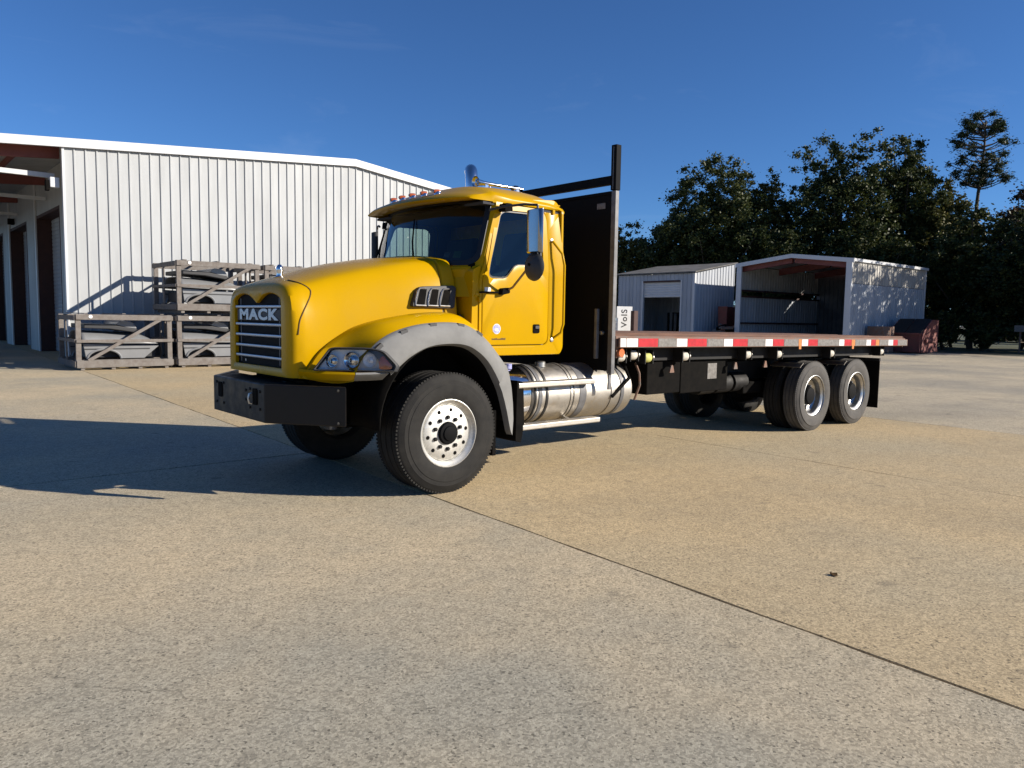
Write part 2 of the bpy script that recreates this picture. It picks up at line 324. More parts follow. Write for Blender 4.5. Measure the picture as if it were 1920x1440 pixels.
# ------------------------------------------------------------------ ground
g = MB().add([(-600,-600,-0.03),(900,-600,-0.03),(900,900,-0.03),(-600,900,-0.03)], [(0,1,2,3)]).build('ground', 'asphalt', loc=(0,0,-0.03)); g['kind'] = 'structure'
base = MB().add([(-31,-27.5,-0.022),(60,-27.5,-0.022),(60,62,-0.022),(-31,62,-0.022)], [(0,1,2,3)]).build('pavement', 'joint_fill', loc=(0,0,-0.022)); base['kind'] = 'structure'
SK = 0.045
def slab(x0, x1, y0, y1, mat, gap=0.015):
    n = max(4, int((y1-y0)/0.35)); m = max(4, int((x1-x0)/0.35)); pts = []
    def j(): return random.uniform(-0.007, 0.007)
    for k in range(n): pts.append((x1-gap+j(), y0+gap+(y1-y0-2*gap)*k/n))
    for k in range(m): pts.append((x1-gap-(x1-x0-2*gap)*k/m, y1-gap+j()))
    for k in range(n): pts.append((x0+gap+j(), y1-gap-(y1-y0-2*gap)*k/n))
    for k in range(m): pts.append((x0+gap+(x1-x0-2*gap)*k/m, y0+gap+j()))
    mb = MB(); N = len(pts)
    top = [(x+SK*y, y, 0.0) for x, y in pts]; lo = [(x+SK*y, y, -0.021) for x, y in pts]
    mb.add(top+lo, [tuple(range(N))]+[(i, N+i, N+(i+1)%N, (i+1)%N) for i in range(N)])
    return mb.build('concrete_slab', mat, base)
XS = [-28.4, -23.7, -19.0, -14.3, -9.6, -4.9, -0.19, 4.35, 9.05, 13.75, 18.45, 23.15, 27.85, 32.55, 37.25, 42.0]
for i, (a, b) in enumerate(zip(XS, XS[1:])):
    cuts = [-26, -14.5, 2.65, 20.5, 38, 58] if i % 2 == 1 else [-26, -10.4, 7.6, 24.0, 41, 58]
    for c, d in zip(cuts, cuts[1:]):
        mat = 'concrete_grey' if b < 0.5 else ('concrete_tan' if b < 12 else 'concrete_old')
        if a > 46: continue
        slab(a, b, c, d, mat, 0.015 if b < 0.5 else 0.006)
gs = MB().add([(46.5,-60,-0.012),(400,-60,-0.012),(400,200,-0.012),(46.5,200,-0.012)], [(0,1,2,3)]).build('grass_verge', 'grass', loc=(46.5,0,-0.012)); gs['kind'] = 'structure'

# ------------------------------------------------------------------ the truck
CY = 1.22
T = thing('flatbed_truck', 'yellow three-axle flatbed truck with grey front fenders and black headboard', 'truck', (0, CY, 0))
def mir(mb): return MB().add([(x, 2*CY-y, z) for x, y, z in mb.v], mb.f)

# --- wheels
def tyre_profile(Ro, w, Ri):
    # (r, t) t from outer face (0) inwards
    return [(Ri, 0.035), (Ri+0.012, 0.020), (Ri+0.05, 0.004), (Ri+0.10, 0.0), (Ri+0.15, 0.002), (Ri+0.155, 0.006), (Ro-0.07, 0.008), (Ro-0.065, 0.012), (Ro-0.03, 0.022), (Ro-0.008, 0.040), (Ro, 0.055),
            (Ro, w*0.26), (Ro-0.012, w*0.265), (Ro-0.012, w*0.295), (Ro, w*0.30), (Ro, w*0.485), (Ro-0.012, w*0.49), (Ro-0.012, w*0.52), (Ro, w*0.525), (Ro, w*0.70), (Ro-0.012, w*0.705), (Ro-0.012, w*0.735), (Ro, w*0.74),
            (Ro, w-0.055), (Ro-0.008, w-0.04), (Ro-0.03, w-0.022), (Ri+0.10, w), (Ri+0.03, w-0.005), (Ri, w-0.035)]
def tyre(Ro, w, Ri, t0, parent, mat):
    ob = MB().lathe([(r, t+t0) for r, t in tyre_profile(Ro, w, Ri)], ORG[parent], 'y', 72, True).build('tyre', mat, parent, smooth=28)
    lug = MB(); n = 104; c = ORG[parent]
    for k in range(n):                                   # shoulder tread blocks
        for side in (0, 1):
            a = 2*math.pi*(k+0.5*side)/n; ca, sa = math.cos(a), math.sin(a); ta, tb = (0.036, w*0.22) if side == 0 else (w*0.78, w-0.036)
            vs = []
            for rr in (Ro-0.02, Ro+0.003):
                for tt, hw in ((ta, 0.0095), (tb, 0.0095)):
                    for sg in (-1, 1):
                        vs.append((c[0]+rr*ca-sg*hw*sa, c[1]+t0+tt, c[2]+rr*sa+sg*hw*ca))
            lug.add(vs, [(0,1,3,2),(4,6,7,5),(0,4,5,1),(2,3,7,6),(0,2,6,4),(1,5,7,3)])
    lug.build('tread_blocks', mat, parent)['kind'] = 'stuff'
    return ob
def front_wheel(c):
    W = part('wheel', T, c); o = ORG[W]
    tyre(0.553, 0.40, 0.292, 0.0, W, 'rubber')
    MB().lathe([(0.290,0.30),(0.278,0.28),(0.262,0.06),(0.276,0.040),(0.296,0.030),(0.306,0.012),(0.312,0.014),(0.312,0.022),(0.300,0.042),(0.292,0.06),(0.290,0.30)], o, 'y', 64).build('rim', 'aluminium_rim', W, smooth=35)
    MB().lathe([(0.266,0.085),(0.258,0.060),(0.245,0.050),(0.16,0.042),(0.105,0.040),(0.105,0.09)], o, 'y', 64).build('wheel_disc', 'aluminium_rim', W, smooth=35)
    MB().lathe([(0.106,0.06),(0.104,0.026),(0.096,0.012),(0.070,0.008),(0.064,-0.004),(0.03,-0.010),(0.0,-0.010)], o, 'y', 32).build('hub', 'black_sheet', W, smooth=30)
    for k in range(10):
        a = 2*math.pi*(k+0.5)/10
        MB().lathe([(0.019,0.044),(0.019,0.024),(0.013,0.017),(0.0,0.017)], (o[0]+0.145*math.cos(a), o[1], o[2]+0.145*math.sin(a)), 'y', 6).build('lug_nut', 'black_paint', W)
        a = 2*math.pi*(k+0.2)/10
        MB().lathe([(0.019,0.050),(0.018,0.0445),(0.0,0.0445)], (o[0]+0.213*math.cos(a), o[1], o[2]+0.213*math.sin(a)), 'y', 14).build('hand_hole', 'black_matte', W)
    return W
def rear_wheel(c):
    W = part('wheel', T, c); o = ORG[W]
    tyre(0.518, 0.265, 0.292, 0.0, W, 'rubber_dusty'); tyre(0.518, 0.265, 0.292, 0.32, W, 'rubber')
    MB().lathe([(0.290,0.24),(0.272,0.22),(0.255,0.13),(0.262,0.06),(0.280,0.040),(0.298,0.030),(0.306,0.012),(0.312,0.014),(0.312,0.022),(0.300,0.042),(0.292,0.06),(0.290,0.24)], o, 'y', 64).build('rim', 'aluminium', W, smooth=35)
    MB().lathe([(0.258,0.13),(0.235,0.165),(0.205,0.178),(0.12,0.18),(0.12,0.20)], o, 'y', 56).build('wheel_disc', 'aluminium', W, smooth=35)
    MB().lathe([(0.135,0.185),(0.133,0.09),(0.120,0.07),(0.085,0.062),(0.0,0.058)], o, 'y', 32).build('hub', 'black_sheet', W, smooth=30)
    for k in range(10):
        a = 2*math.pi*(k+0.5)/10
        MB().lathe([(0.019,0.185),(0.019,0.135),(0.012,0.125),(0.0,0.125)], (o[0]+0.167*math.cos(a), o[1], o[2]+0.167*math.sin(a)), 'y', 6).build('lug_nut', 'steel_grey', W)
        a = 2*math.pi*k/10
        MB().lathe([(0.021,0.180),(0.020,0.1665),(0.0,0.1665)], (o[0]+0.215*math.cos(a), o[1], o[2]+0.215*math.sin(a)), 'y', 12).build('hand_hole', 'black_matte', W)
    return W
fwl = front_wheel((0, 0, 0.553)); rwl = rear_wheel((6.70, 0, 0.518))
def place(src, c, flip=False):
    w = copy_tree(src, T); w.location = Vector(c)-ORG[T]
    if flip: w.rotation_euler = (0, 0, math.pi)
    return w
place(fwl, (0, 2*CY, 0.553), True); place(rwl, (8.05, 0, 0.518)); place(rwl, (6.70, 2*CY, 0.518), True); place(rwl, (8.05, 2*CY, 0.518), True)
for nm, x, z, r in (('front_axle', 0, 0.50, 0.065), ('rear_axle', 6.70, 0.518, 0.10), ('rear_axle', 8.05, 0.518, 0.10)):
    MB().tube([(x, 0.25, z), (x, 2.19, z)], r, 12).build(nm, 'black_matte', T, smooth=40)
for x in (6.70, 8.05): MB().lathe([(0.0,-0.22),(0.13,-0.2),(0.21,-0.08),(0.21,0.08),(0.13,0.2),(0,0.22)], (x, CY, 0.53), 'x', 20).build('differential', 'black_matte', T, smooth=40)
MB().tube([(0.4, CY, 0.85), (6.6, CY, 0.6)], 0.06, 10).build('drive_shaft', 'black_matte', T, smooth=40)

# --- chassis
for y in (0.80, 1.56):
    MB().box(-1.20, 9.45, y, y+0.085, 0.74, 1.02).build('frame_rail', 'black_paint', T, bevel=0.006)
for x in (1.7, 3.2, 4.7, 5.9, 7.37, 9.0): MB().box(x-0.05, x+0.05, 0.886, 1.559, 0.78, 0.99).build('cross_member', 'black_matte', T)
MB().prism(rounded([(-1.02,1.0),(-1.02,1.80),(-0.7,1.92),(0.35,2.0),(0.42,1.2),(0.3,0.62),(-0.7,0.62)], 0.05), 'y', 0.72, 1.72).build('engine_block', 'black_matte', T, smooth=30)
for sg in (0, 1):
    mb = MB(); arc = [(0.0+0.70*math.cos(t), 0.60+0.735*math.sin(t)) for t in np.linspace(R(-2), R(180), 22)]
    P = [[(x, yy, z+0.03) for x, z in arc] for yy in (0.06, 0.55)]
    mb.grid(P); (mir(mb) if sg else mb).build('inner_fender', 'black_matte', T, smooth=40, solid=0.012)
    mb = MB().prism([(-0.70,0.62)]+[(x, z+0.03) for x, z in arc[::-1]]+[(0.70,0.62)], 'y', 0.56, 0.575); (mir(mb) if sg else mb).build('wheel_well_panel', 'black_matte', T)
    mb = MB().box(5.75, 9.0, 0.62, 0.74, 0.55, 0.72); (mir(mb) if sg else mb).build('walking_beam', 'black_matte', T, bevel=0.02)
    mb = MB()
    for k in range(7): mb.box(-0.75+0.05*k, 0.75-0.05*k, 0.66, 0.75, 0.585+0.018*k, 0.600+0.018*k)
    (mir(mb) if sg else mb).build('leaf_spring', 'black_matte', T)
# front bumper
bp_ = [(-1.03,0.03),(-1.47,0.63),(-1.47,1.81),(-1.03,2.41)]; inn = [(-1.01,2.36),(-1.42,1.78),(-1.42,0.66),(-1.01,0.08)]
bumper = MB().prism(bp_+inn, 'z', 0.69, 1.02).build('front_bumper', 'black_bumper', T, bevel=0.01)
top = MB().prism([(-1.44,0.66),(-1.44,1.78),(-1.12,2.26),(-1.12,0.18)], 'z', 0.985, 1.012).build('step_plate', 'black_paint', bumper, bevel=0.004)
MB().prism(rounded([(1.58,0.83),(1.67,0.83),(1.67,0.97),(1.58,0.97)], 0.02), 'x', -1.478, -1.468).build('bumper_slot', 'black_matte', bumper)
MB().prism(rounded([(0.77,0.83),(0.86,0.83),(0.86,0.97),(0.77,0.97)], 0.02), 'x', -1.478, -1.468).build('bumper_slot', 'black_matte', bumper)
MB().tube([(-1.47,0.885,0.925),(-1.495,0.885,0.92),(-1.505,0.885,0.88),(-1.495,0.885,0.84),(-1.475,0.88,0.835)], 0.010, 8).build('tow_hook', 'aluminium', bumper, smooth=40)
for y, z in ((0.72,0.80),(0.72,0.95),(0.93,0.80),(0.93,0.96),(1.02,0.86),(1.55,0.78),(1.72,0.78),(1.55,0.965),(1.72,0.965),(1.02,0.94)):
    MB().lathe([(0.013,0.004),(0.013,-0.008),(0.0,-0.010)], (-1.47,y,z), 'x', 8).build('bolt', 'black_paint', bumper)
for x_, y_, z_ in ((-1.075,0.09,0.72),(-1.075,0.09,0.99)):
    MB().lathe([(0.014,0.0),(0.012,-0.012),(0,-0.014)], (x_-0.004,y_-0.002,z_), 'y', 8).build('bolt', 'black_paint', bumper)
MB().tube([(-0.95,0.45,0.85),(-0.95,0.45,0.62)], 0.05, 10).build('fog_lamp', 'dark_plastic', T, smooth=40)
MB().box(-1.40,-1.0,0.75,1.69,0.74,0.98).build('bumper_bracket', 'black_matte', T)
MB().box(-1.12,-0.95,0.80,1.64,1.02,1.75).build('radiator', 'black_matte', T)

# --- hood
HPROF = [(0,1),(0.25,0.991),(0.48,0.970),(0.64,0.946),(0.74,0.925),(0.795,0.903),(0.83,0.873),(0.86,0.828),(0.89,0.762),(0.92,0.672),(0.947,0.56),(0.968,0.43),(0.984,0.30),(0.994,0.16),(1,0.05),(1,0)]
def hprof(k, n_, w, x):
    """k 0..1 from the bottom of the near side over the top to the far side"""
    t = math.pi*k; c, s_ = math.cos(t), math.sin(t)
    o1, h1 = abs(c)**(2/n_), abs(s_)**(2/n_)
    u = (1-abs(2*k-1))*(len(HPROF)-1); u = (len(HPROF)-1)-u; i = min(len(HPROF)-2, int(u)); f = u-i
    o2 = HPROF[i][0]*(1-f)+HPROF[i+1][0]*f; h2 = HPROF[i][1]*(1-f)+HPROF[i+1][1]*f
    o = o1*(1-w)+o2*w; h = h1*(1-w)+h2*w
    return math.copysign(o, c), h
def hsec(x, hw, zt, n, zb, cut=None):
    w = min(1.0, max(0.0, (x+1.285)/0.22)); pts = []
    for k in range(0, 61):
        o, h = hprof(k/60, n, w, x); pts.append((x, CY-o*hw, zb+(zt-zb)*h))
    return pts
HS = [(-1.285,0.618,1.815,7.5),(-1.278,0.662,1.842,7.5),(-1.260,0.698,1.866,7.2),(-1.225,0.718,1.888,7.0),(-1.15,0.734,1.925,6.6),(-1.05,0.748,1.962,6.3),(-0.85,0.772,2.030,6.0),(-0.60,0.795,2.095,5.8),(-0.30,0.822,2.150,5.6),(-0.05,0.845,2.185,5.5),(0.17,0.862,2.210,5.5)]
ZB = 1.07
def zbot(x): return ZB if x < -0.55 else ZB+min(0.40, (x+0.55)*0.9)
hood_secs = [hsec(x, hw, zt, n, zbot(x)) for x, hw, zt, n in HS]
hood = MB().grid(hood_secs).build('hood', 'yellow', T, smooth=40)
# rear flange of the hood (second strip in front of the cab)
MB().grid([hsec(x, hw, zt, 5.5, 1.47) for x, hw, zt in ((0.185,0.850,2.195),(0.20,0.867,2.218),(0.325,0.876,2.225),(0.335,0.860,2.205))]).build('hood_rear_flange', 'yellow', hood, smooth=40)
MB().grid([hsec(x, hw, zt, 5.5, 1.45) for x, hw, zt in ((0.165,0.852,2.200),(0.205,0.852,2.200))]).build('hood_seal', 'rubber_seal', hood)
def catm(P, n):
    P = [Vector(p) for p in P]; out = []
    for i in range(len(P)-1):
        a, b, c, d = P[max(i-1,0)], P[i], P[i+1], P[min(i+2, len(P)-1)]
        for k in range(n):
            t = k/n; out.append(0.5*((2*b)+(c-a)*t+(2*a-5*b+4*c-d)*t*t+(3*b-a-3*c+d)*t**3))
    out.append(P[-1]); return out
def hood_pt(x, t):
    i = max(k for k in range(len(HS)-1) if HS[k][0] <= x); f = (x-HS[i][0])/(HS[i+1][0]-HS[i][0])
    a_ = [HS[i][j]*(1-f)+HS[i+1][j]*f for j in range(4)]; o, h = hprof(t/math.pi, a_[3], min(1.0, max(0.0, (x+1.285)/0.22)), x)
    return (x, CY-o*a_[1], zbot(x)+(a_[2]-zbot(x))*h)
for sg in (1, -1):
    pth = [hood_pt(x, math.pi/2-sg*(math.pi/2-R(d))) for x, d in ((-1.16, 78), (-1.15, 70), (-1.13, 63), (-1.105, 57), (-1.08, 52), (-1.07, 48), (-1.085, 43), (-1.12, 37), (-1.165, 29), (-1.205, 19), (-1.222, 9))]
    pth = [(x, CY+(y-CY)*1.004, 1.4+(z-1.4)*1.004) for x, y, z in pth]
    MB().tube(catm(pth, 4), 0.006, 6).build('hood_seam', 'ink_brown', hood)
# grille surround: front face with the two-lobed opening
lob = [(0.74,1.155),(1.70,1.155),(1.70,1.73)] + [(1.70-0.06*0, 1.73)]
lob = [(0.705,1.14),(1.735,1.14)]
for k in range(13):                                       # far lobe, then near lobe
    t = k/12; lob.append((1.735-0.515*t, 1.735+0.055*math.sin(math.pi*min(1, t*1.15))**0.7 if t < 0.85 else 1.735+0.055*math.sin(math.pi*0.9775)**0.7-(t-0.85)*0.25))
for k in range(1, 13):
    t = 1-k/12; lob.append((0.705+0.515*t, 1.735+0.055*math.sin(math.pi*min(1, t*1.15))**0.7 if t < 0.85 else 1.735+0.055*math.sin(math.pi*0.9775)**0.7-(t-0.85)*0.25))
outl = [(p[1], p[2]) for p in hood_secs[0]]
oo, ii = ang_ring(outl, lob, 120)
mb = MB().grid([[(-1.285, a, b) for a, b in oo], [(-1.290, a*0.25+c*0.75, b*0.25+d*0.75) for (a, b), (c, d) in zip(oo, ii)], [(-1.282, a, b) for a, b in ii], [(-1.25, a, b) for a, b in ii]], cv=True)
mb.build('grille_surround', 'yellow', hood, smooth=40)
grille = MB().prism([(a, b) for a, b in ii], 'x', -1.252, -1.242).build('grille', 'black_sheet', T)
for z in (1.672, 1.512, 1.414, 1.316, 1.220):
    MB().prism(rounded([(-1.279,z-0.011),(-1.2525,z-0.016),(-1.2525,z+0.012),(-1.279,z+0.014)], 0.008, 3), 'y', 0.712, 1.728).build('grille_bar', 'bar_silver', grille, smooth=40)
for y in (0.79, 1.65): MB().box(-1.258,-1.2525,y-0.007,y+0.007,1.16,1.75).build('grille_strut', 'steel_grey', grille)
MB().box(-1.270,-1.2525,0.735,1.705,1.546,1.650).build('name_plate', 'dark_plastic', grille, bevel=0.006)
text_mesh('MACK', 'name_lettering', 'bar_silver', grille, 0.130, basis((0,-1,0), (0,0,1), (-1.272, CY, 1.598)), 0.005, 0.006, sx=2.15)
MB().box(-1.258,-1.2525,1.54,1.56,1.165,1.185).build('grille_screw', 'bar_silver', grille)
# hood ornament: plain chrome figure
MB().lathe([(0.0,0.0),(0.05,0.0),(0.055,0.012),(0.03,0.025),(0.026,0.05),(0.034,0.075),(0.030,0.105),(0.016,0.125),(0,0.13)], (-1.06,CY,1.935), 'z', 16).build('hood_ornament', 'chrome', hood, smooth=50)
# fenders
CRV = [(-1.215,1.075,0.46),(-1.14,1.17,0.45),(-1.05,1.29,0.44),(-0.90,1.41,0.42),(-0.72,1.51,0.405),(-0.47,1.58,0.39),(-0.18,1.625,0.375),(0.10,1.64,0.365),(0.26,1.60,0.36),(0.40,1.48,0.36),(0.52,1.34,0.36),(0.60,1.20,0.36)]
EDG = [(-0.93,1.06,0.085),(-0.885,1.20,0.075),(-0.79,1.325,0.07),(-0.66,1.425,0.07),(-0.49,1.495,0.07),(-0.28,1.54,0.07),(-0.04,1.558,0.07),(0.16,1.545,0.07),(0.31,1.49,0.07),(0.45,1.395,0.07),(0.575,1.275,0.07),(0.68,1.165,0.07)]
LIP = [(-0.72,1.065,0.0),(-0.67,1.085,-0.015),(-0.615,1.115,-0.02),(-0.54,1.175,-0.02),(-0.42,1.26,-0.02),(-0.24,1.335,-0.02),(-0.02,1.358,-0.02),(0.17,1.34,-0.02),(0.31,1.275,-0.02),(0.42,1.185,-0.02),(0.50,1.08,-0.02),(0.56,0.98,-0.02)]
def sw(L): return [Vector((x, y, z)) for x, z, y in L]
cC, cE, cL = catm(sw(CRV), 5), catm(sw(EDG), 5), catm(sw(LIP), 5)
rows = []
for t in np.linspace(0, 1, 9):
    row = []
    for a, b in zip(cC, cE):
        q = a.lerp(b, t); k_ = (min(1, max(0, (q.z-1.30)/0.2)) if q.x < 0 else 1); bul = (0.125*k_-0.07)*math.sin(math.pi*t)
        nrm = Vector((q.x*0.75, -0.55, 0.55+0.5*max(0, q.z-1.2))).normalized()
        row.append(tuple(q+nrm*bul))
    rows.append(row)
inner_row = [(p.x, p.y+0.10, p.z-0.005) for p in cC]
for sg in (0, 1):
    mb = MB().grid([inner_row]+rows)
    fender = (mir(mb) if sg else mb).build('fender', 'yellow', T, smooth=50)
    # grey flare: from the yellow edge out to the lip, then back inwards
    r2 = []
    for t in (0, 0.06, 0.14, 0.45, 0.8, 0.95, 1.0):
        yy = {0: 0.075, 0.06: 0.045, 0.14: 0.015, 0.45: -0.01, 0.8: -0.022, 0.95: -0.018, 1.0: 0.0}[t]
        r2.append([((a.lerp(b, t)).x, yy+(0.085 if i < 1 else 0)*0.5, (a.lerp(b, t)).z+(0.012 if t in (0.06, 0.14) else 0)) for i, (a, b) in enumerate(list(zip(cE, cL))[9:], 9)])
    r2.append([(b.x*0.985, 0.06, 0.56+(b.z-0.56)*0.985) for b in cL[9:]])
    mb = MB().grid(r2)
    fl = (mir(mb) if sg else mb).build('fender_flare', 'grey_plastic', fender, smooth=50)
    # rear leg of the flare
    LO = [(0.68,1.165),(0.725,1.06),(0.755,0.93),(0.775,0.78),(0.785,0.62),(0.775,0.49),(0.755,0.47)]; LI = [(0.56,0.98),(0.60,0.90),(0.635,0.80),(0.665,0.70),(0.69,0.60),(0.715,0.51),(0.735,0.475)]
    mb = MB().grid([[(x, 0.10, z) for x, z in LO], [(x, 0.03, z) for x, z in LO], [((a+c)/2, -0.005, (b+d)/2) for (a, b), (c, d) in zip(LO, LI)], [(x, -0.015, z) for x, z in LI], [(x-0.01, 0.06, z) for x, z in LI]])
    (mir(mb) if sg else mb).build('fender_flare_leg', 'grey_plastic', fender, smooth=50)
    # front return of the flare beneath the lamp
    mb = MB().grid([[(-0.93,0.055,1.135),(-0.80,0.022,1.135),(-0.66,-0.012,1.14)], [(-0.935,0.045,1.12),(-0.80,0.010,1.12),(-0.66,-0.022,1.125)], [(-0.925,0.105,1.062),(-0.79,0.075,1.062),(-0.68,0.05,1.066)], [(-0.90,0.19,1.058),(-0.77,0.16,1.058),(-0.66,0.13,1.062)]])
    (mir(mb) if sg else mb).build('flare_lower_edge', 'grey_plastic', fender, smooth=40)
    # yellow strip beneath the lamp
    mb = MB().grid([[(-1.225,0.50,1.15),(-1.10,0.24,1.14),(-0.935,0.06,1.135)], [(-1.228,0.49,1.13),(-1.11,0.225,1.12),(-0.94,0.045,1.12)], [(-1.215,0.52,1.065),(-1.085,0.275,1.062),(-0.925,0.105,1.062)], [(-1.16,0.56,1.06),(-1.03,0.36,1.06),(-0.88,0.19,1.058)]])
    (mir(mb) if sg else mb).build('fender_lower_edge', 'yellow', fender, smooth=40)
    # clips along the top of the flare
    for i in (12, 20, 27, 34, 41):
        a, b = cE[i], cL[i]; q = a.lerp(b, 0.10); d = (cE[i+1]-cE[i-1]).normalized()
        mb = MB().beam((q.x-d.x*0.035, 0.026, q.z-d.z*0.035), (q.x+d.x*0.035, 0.026, q.z+d.z*0.035), 0.03, 0.034)
        (mir(mb) if sg else mb).build('flare_clip', 'dark_plastic', fender)
    # headlamp unit on the corner
    def lamp(u, v, out=0.0):                               # u 0..1 inner to outer, v 0..1 bottom to top
        x = -1.135+0.49*u+0.045*u*u; y = 0.335-0.48*u+0.115*u*u; z = 1.145+0.175*v
        n_ = Vector((-0.68, -0.72, 0.12)); x += 0.045*v*(1-u)+0.02*v; out += 0.042
        return (x+n_.x*out, y+n_.y*out, z+n_.z*out)
    lo_ = rounded([(0.0,0.04),(0.97,0.0),(1.0,0.25),(0.80,0.88),(0.62,1.0),(0.12,1.0)], [0.05,0.05,0.1,0.12,0.12,0.1], 5)
    bo = [(0.47+(u-0.47)*1.075+(0.02 if u > 0.6 else 0), 0.5+(v-0.5)*1.17) for u, v in lo_]
    N = len(lo_); cu_, cv_ = 0.45, 0.5
    bez = MB().grid([[lamp(u, v, -0.04) for u, v in bo], [lamp(u, v, 0.014) for u, v in bo], [lamp(u, v, 0.020) for u, v in [((a+c)/2, (b+d)/2) for (a, b), (c, d) in zip(bo, lo_)]], [lamp(u, v, 0.006) for u, v in lo_], [lamp(u, v, -0.05) for u, v in lo_]], cv=True)
    hl = (mir(bez) if sg else bez).build('headlamp', 'dark_plastic', fender, smooth=30)
    bk = MB(); bk.add([lamp(u, v, -0.045) for u, v in lo_]+[lamp(cu_, cv_, -0.06)], [(i, (i+1)%N, N) for i in range(N)])
    (mir(bk) if sg else bk).build('reflector', 'lamp_sheen', fender, smooth=60)
    gl = MB(); sh = lambda k: [lamp(cu_+(u-cu_)*k, cv_+(v-cv_)*k, 0.010+0.016*(1-k*k)) for u, v in lo_]
    gl.grid([sh(1.0), sh(0.75), sh(0.4), sh(0.1)], cv=True)
    (mir(gl) if sg else gl).build('headlamp_lens', 'lens', fender, smooth=60)
    for cu2, cv2, rr, m_ in ((0.17, 0.45, 0.055, 'chrome'), (0.42, 0.5, 0.068, 'chrome'), (0.66, 0.5, 0.06, 'lamp_sheen')):
        b0 = Vector(lamp(cu2, cv2, -0.04)); ax = Vector((-0.78, -0.62, 0.05)); e1 = ax.cross(Vector((0,0,1))).normalized(); e2 = e1.cross(ax)
        prof = [(rr, 0.036), (rr*0.94, 0.034), (rr*0.75, 0.010), (rr*0.4, -0.004), (rr*0.36, 0.018), (0.001, 0.026)]
        P = [[tuple(b0+e1*(r*math.cos(a))+e2*(r*math.sin(a))+ax*t) for r, t in prof] for a in np.linspace(0, 2*math.pi, 24, endpoint=False)]
        mb = MB().grid(P, cu=True); (mir(mb) if sg else mb).build('lamp_bowl', m_, fender, smooth=60)
    am = MB(); ao = rounded([(0.80,0.06),(0.955,0.05),(0.965,0.22),(0.82,0.72),(0.77,0.5)], 0.06, 3); M_ = len(ao)
    am.add([lamp(u, v, 0.002) for u, v in ao]+[lamp(0.87, 0.3, 0.010)], [(i, (i+1)%M_, M_) for i in range(M_)])
    (mir(am) if sg else am).build('turn_lens', 'amber_lens', fender, smooth=60)
    # side vent
    def vent(x, z): 
        f = (x+0.16)/0.48
        return (x, 0.392-0.030*f+0.17*max(0, (z-1.70)), z)
    vo = rounded([(-0.175,1.695),(0.285,1.685),(0.325,1.885),(0.30,1.905),(-0.045,1.885),(-0.105,1.865)], 0.03, 4)
    mb = MB(); Nv = len(vo); mb.add([(p[0], p[1]-0.030, p[2]) for p in (vent(x, z) for x, z in vo)]+[(p[0], p[1]+0.05, p[2]) for p in (vent(x, z) for x, z in vo)], [tuple(range(Nv))]+[(i, (i+1)%Nv, Nv+(i+1)%Nv, Nv+i) for i in range(Nv)])
    vt = (mir(mb) if sg else mb).build('side_vent', 'dark_plastic', T, bevel=0.006)
    for k in range(3):
        x0 = -0.105+0.130*k; path = [(x0-0.035,1.708),(x0+0.075,1.706),(x0-0.035,1.708),(x0-0.030,1.76),(x0-0.005,1.835),(x0+0.025,1.868),(x0+0.085,1.872)]
        mb = MB()
        for seg in (path[:2], path[2:]): mb.tube([(lambda q: (q[0], q[1]-0.036, q[2]))(vent(x, z)) for x, z in seg], 0.0075, 6)
        (mir(mb) if sg else mb).build('vent_trim', 'aluminium', vt, smooth=50)
        xs = [(x0-0.02,1.718),(x0+0.062,1.716),(x0+0.10,1.86),(x0+0.03,1.858)]
        mb = MB().add([(lambda q: (q[0], q[1]-0.034, q[2]))(vent(x, z)) for x, z in xs], [(0,1,2,3)])
        (mir(mb) if sg else mb).build('vent_mesh', 'black_matte', vt)
    mb = MB().tube([(0.34,0.345,1.62),(0.41,0.31,1.55),(0.43,0.30,1.50),(0.52,0.30,1.36)], 0.022, 8)
    (mir(mb) if sg else mb).build('hood_latch', 'dark_plastic', T, smooth=40)
    mb = MB().box(0.55,0.59,0.06,0.45,0.28,0.72); (mir(mb) if sg else mb).build('mud_flap', 'black_matte', T)

# --- cab
CBL, CBR = 0.19, 2*CY-0.19
cab = part('cab', T, (1.0, CY, 1.2))
def ysd(z): return CBL + (0.075*((z-2.05)/0.75)**1.3 if z > 2.05 else 0.0)
side_out = rounded([(0.47,1.235),(1.56,1.235),(1.60,1.30),(1.60,2.74),(1.53,2.83),(1.20,2.80),(0.74,2.745),(0.70,2.70),(0.53,2.12),(0.47,2.0)], [0.02,0.03,0.03,0.06,0.08,0.1,0.05,0.02,0.05,0.05], 4)
door_out = rounded([(0.505,1.34),(1.37,1.34),(1.375,2.64),(1.30,2.725),(0.80,2.705),(0.715,2.66),(0.565,2.10),(0.505,1.98)], [0.05,0.08,0.08,0.06,0.06,0.05,0.12,0.08], 6)
win_out = rounded([(0.575,1.985),(0.80,1.985),(0.93,2.125),(1.295,2.135),(1.30,2.62),(1.24,2.665),(0.82,2.655),(0.765,2.62),(0.60,2.12)], [0.07,0.05,0.06,0.06,0.06,0.05,0.05,0.05,0.1], 6)
def sidepanel(outer, inner, y0, y1, n=110):
    o_, i_ = ang_ring(outer, inner, n)
    return MB().grid([[(a, ysd(b)+y1, b) for a, b in o_], [(a, ysd(b)+y0+0.004, b) for a, b in [(p[0]*0.997+q[0]*0.003, p[1]*0.997+q[1]*0.003) for p, q in zip(o_, i_)]], [(a, ysd(b)+y0, b) for a, b in [(p[0]*0.97+q[0]*0.03, p[1]*0.97+q[1]*0.03) for p, q in zip(o_, i_)]], [(a, ysd(b)+y0, b) for a, b in [(p[0]*0.06+q[0]*0.94, p[1]*0.06+q[1]*0.94) for p, q in zip(o_, i_)]], [(a, ysd(b)+y0+0.006, b) for a, b in i_], [(a, ysd(b)+y1, b) for a, b in i_]], cv=True)
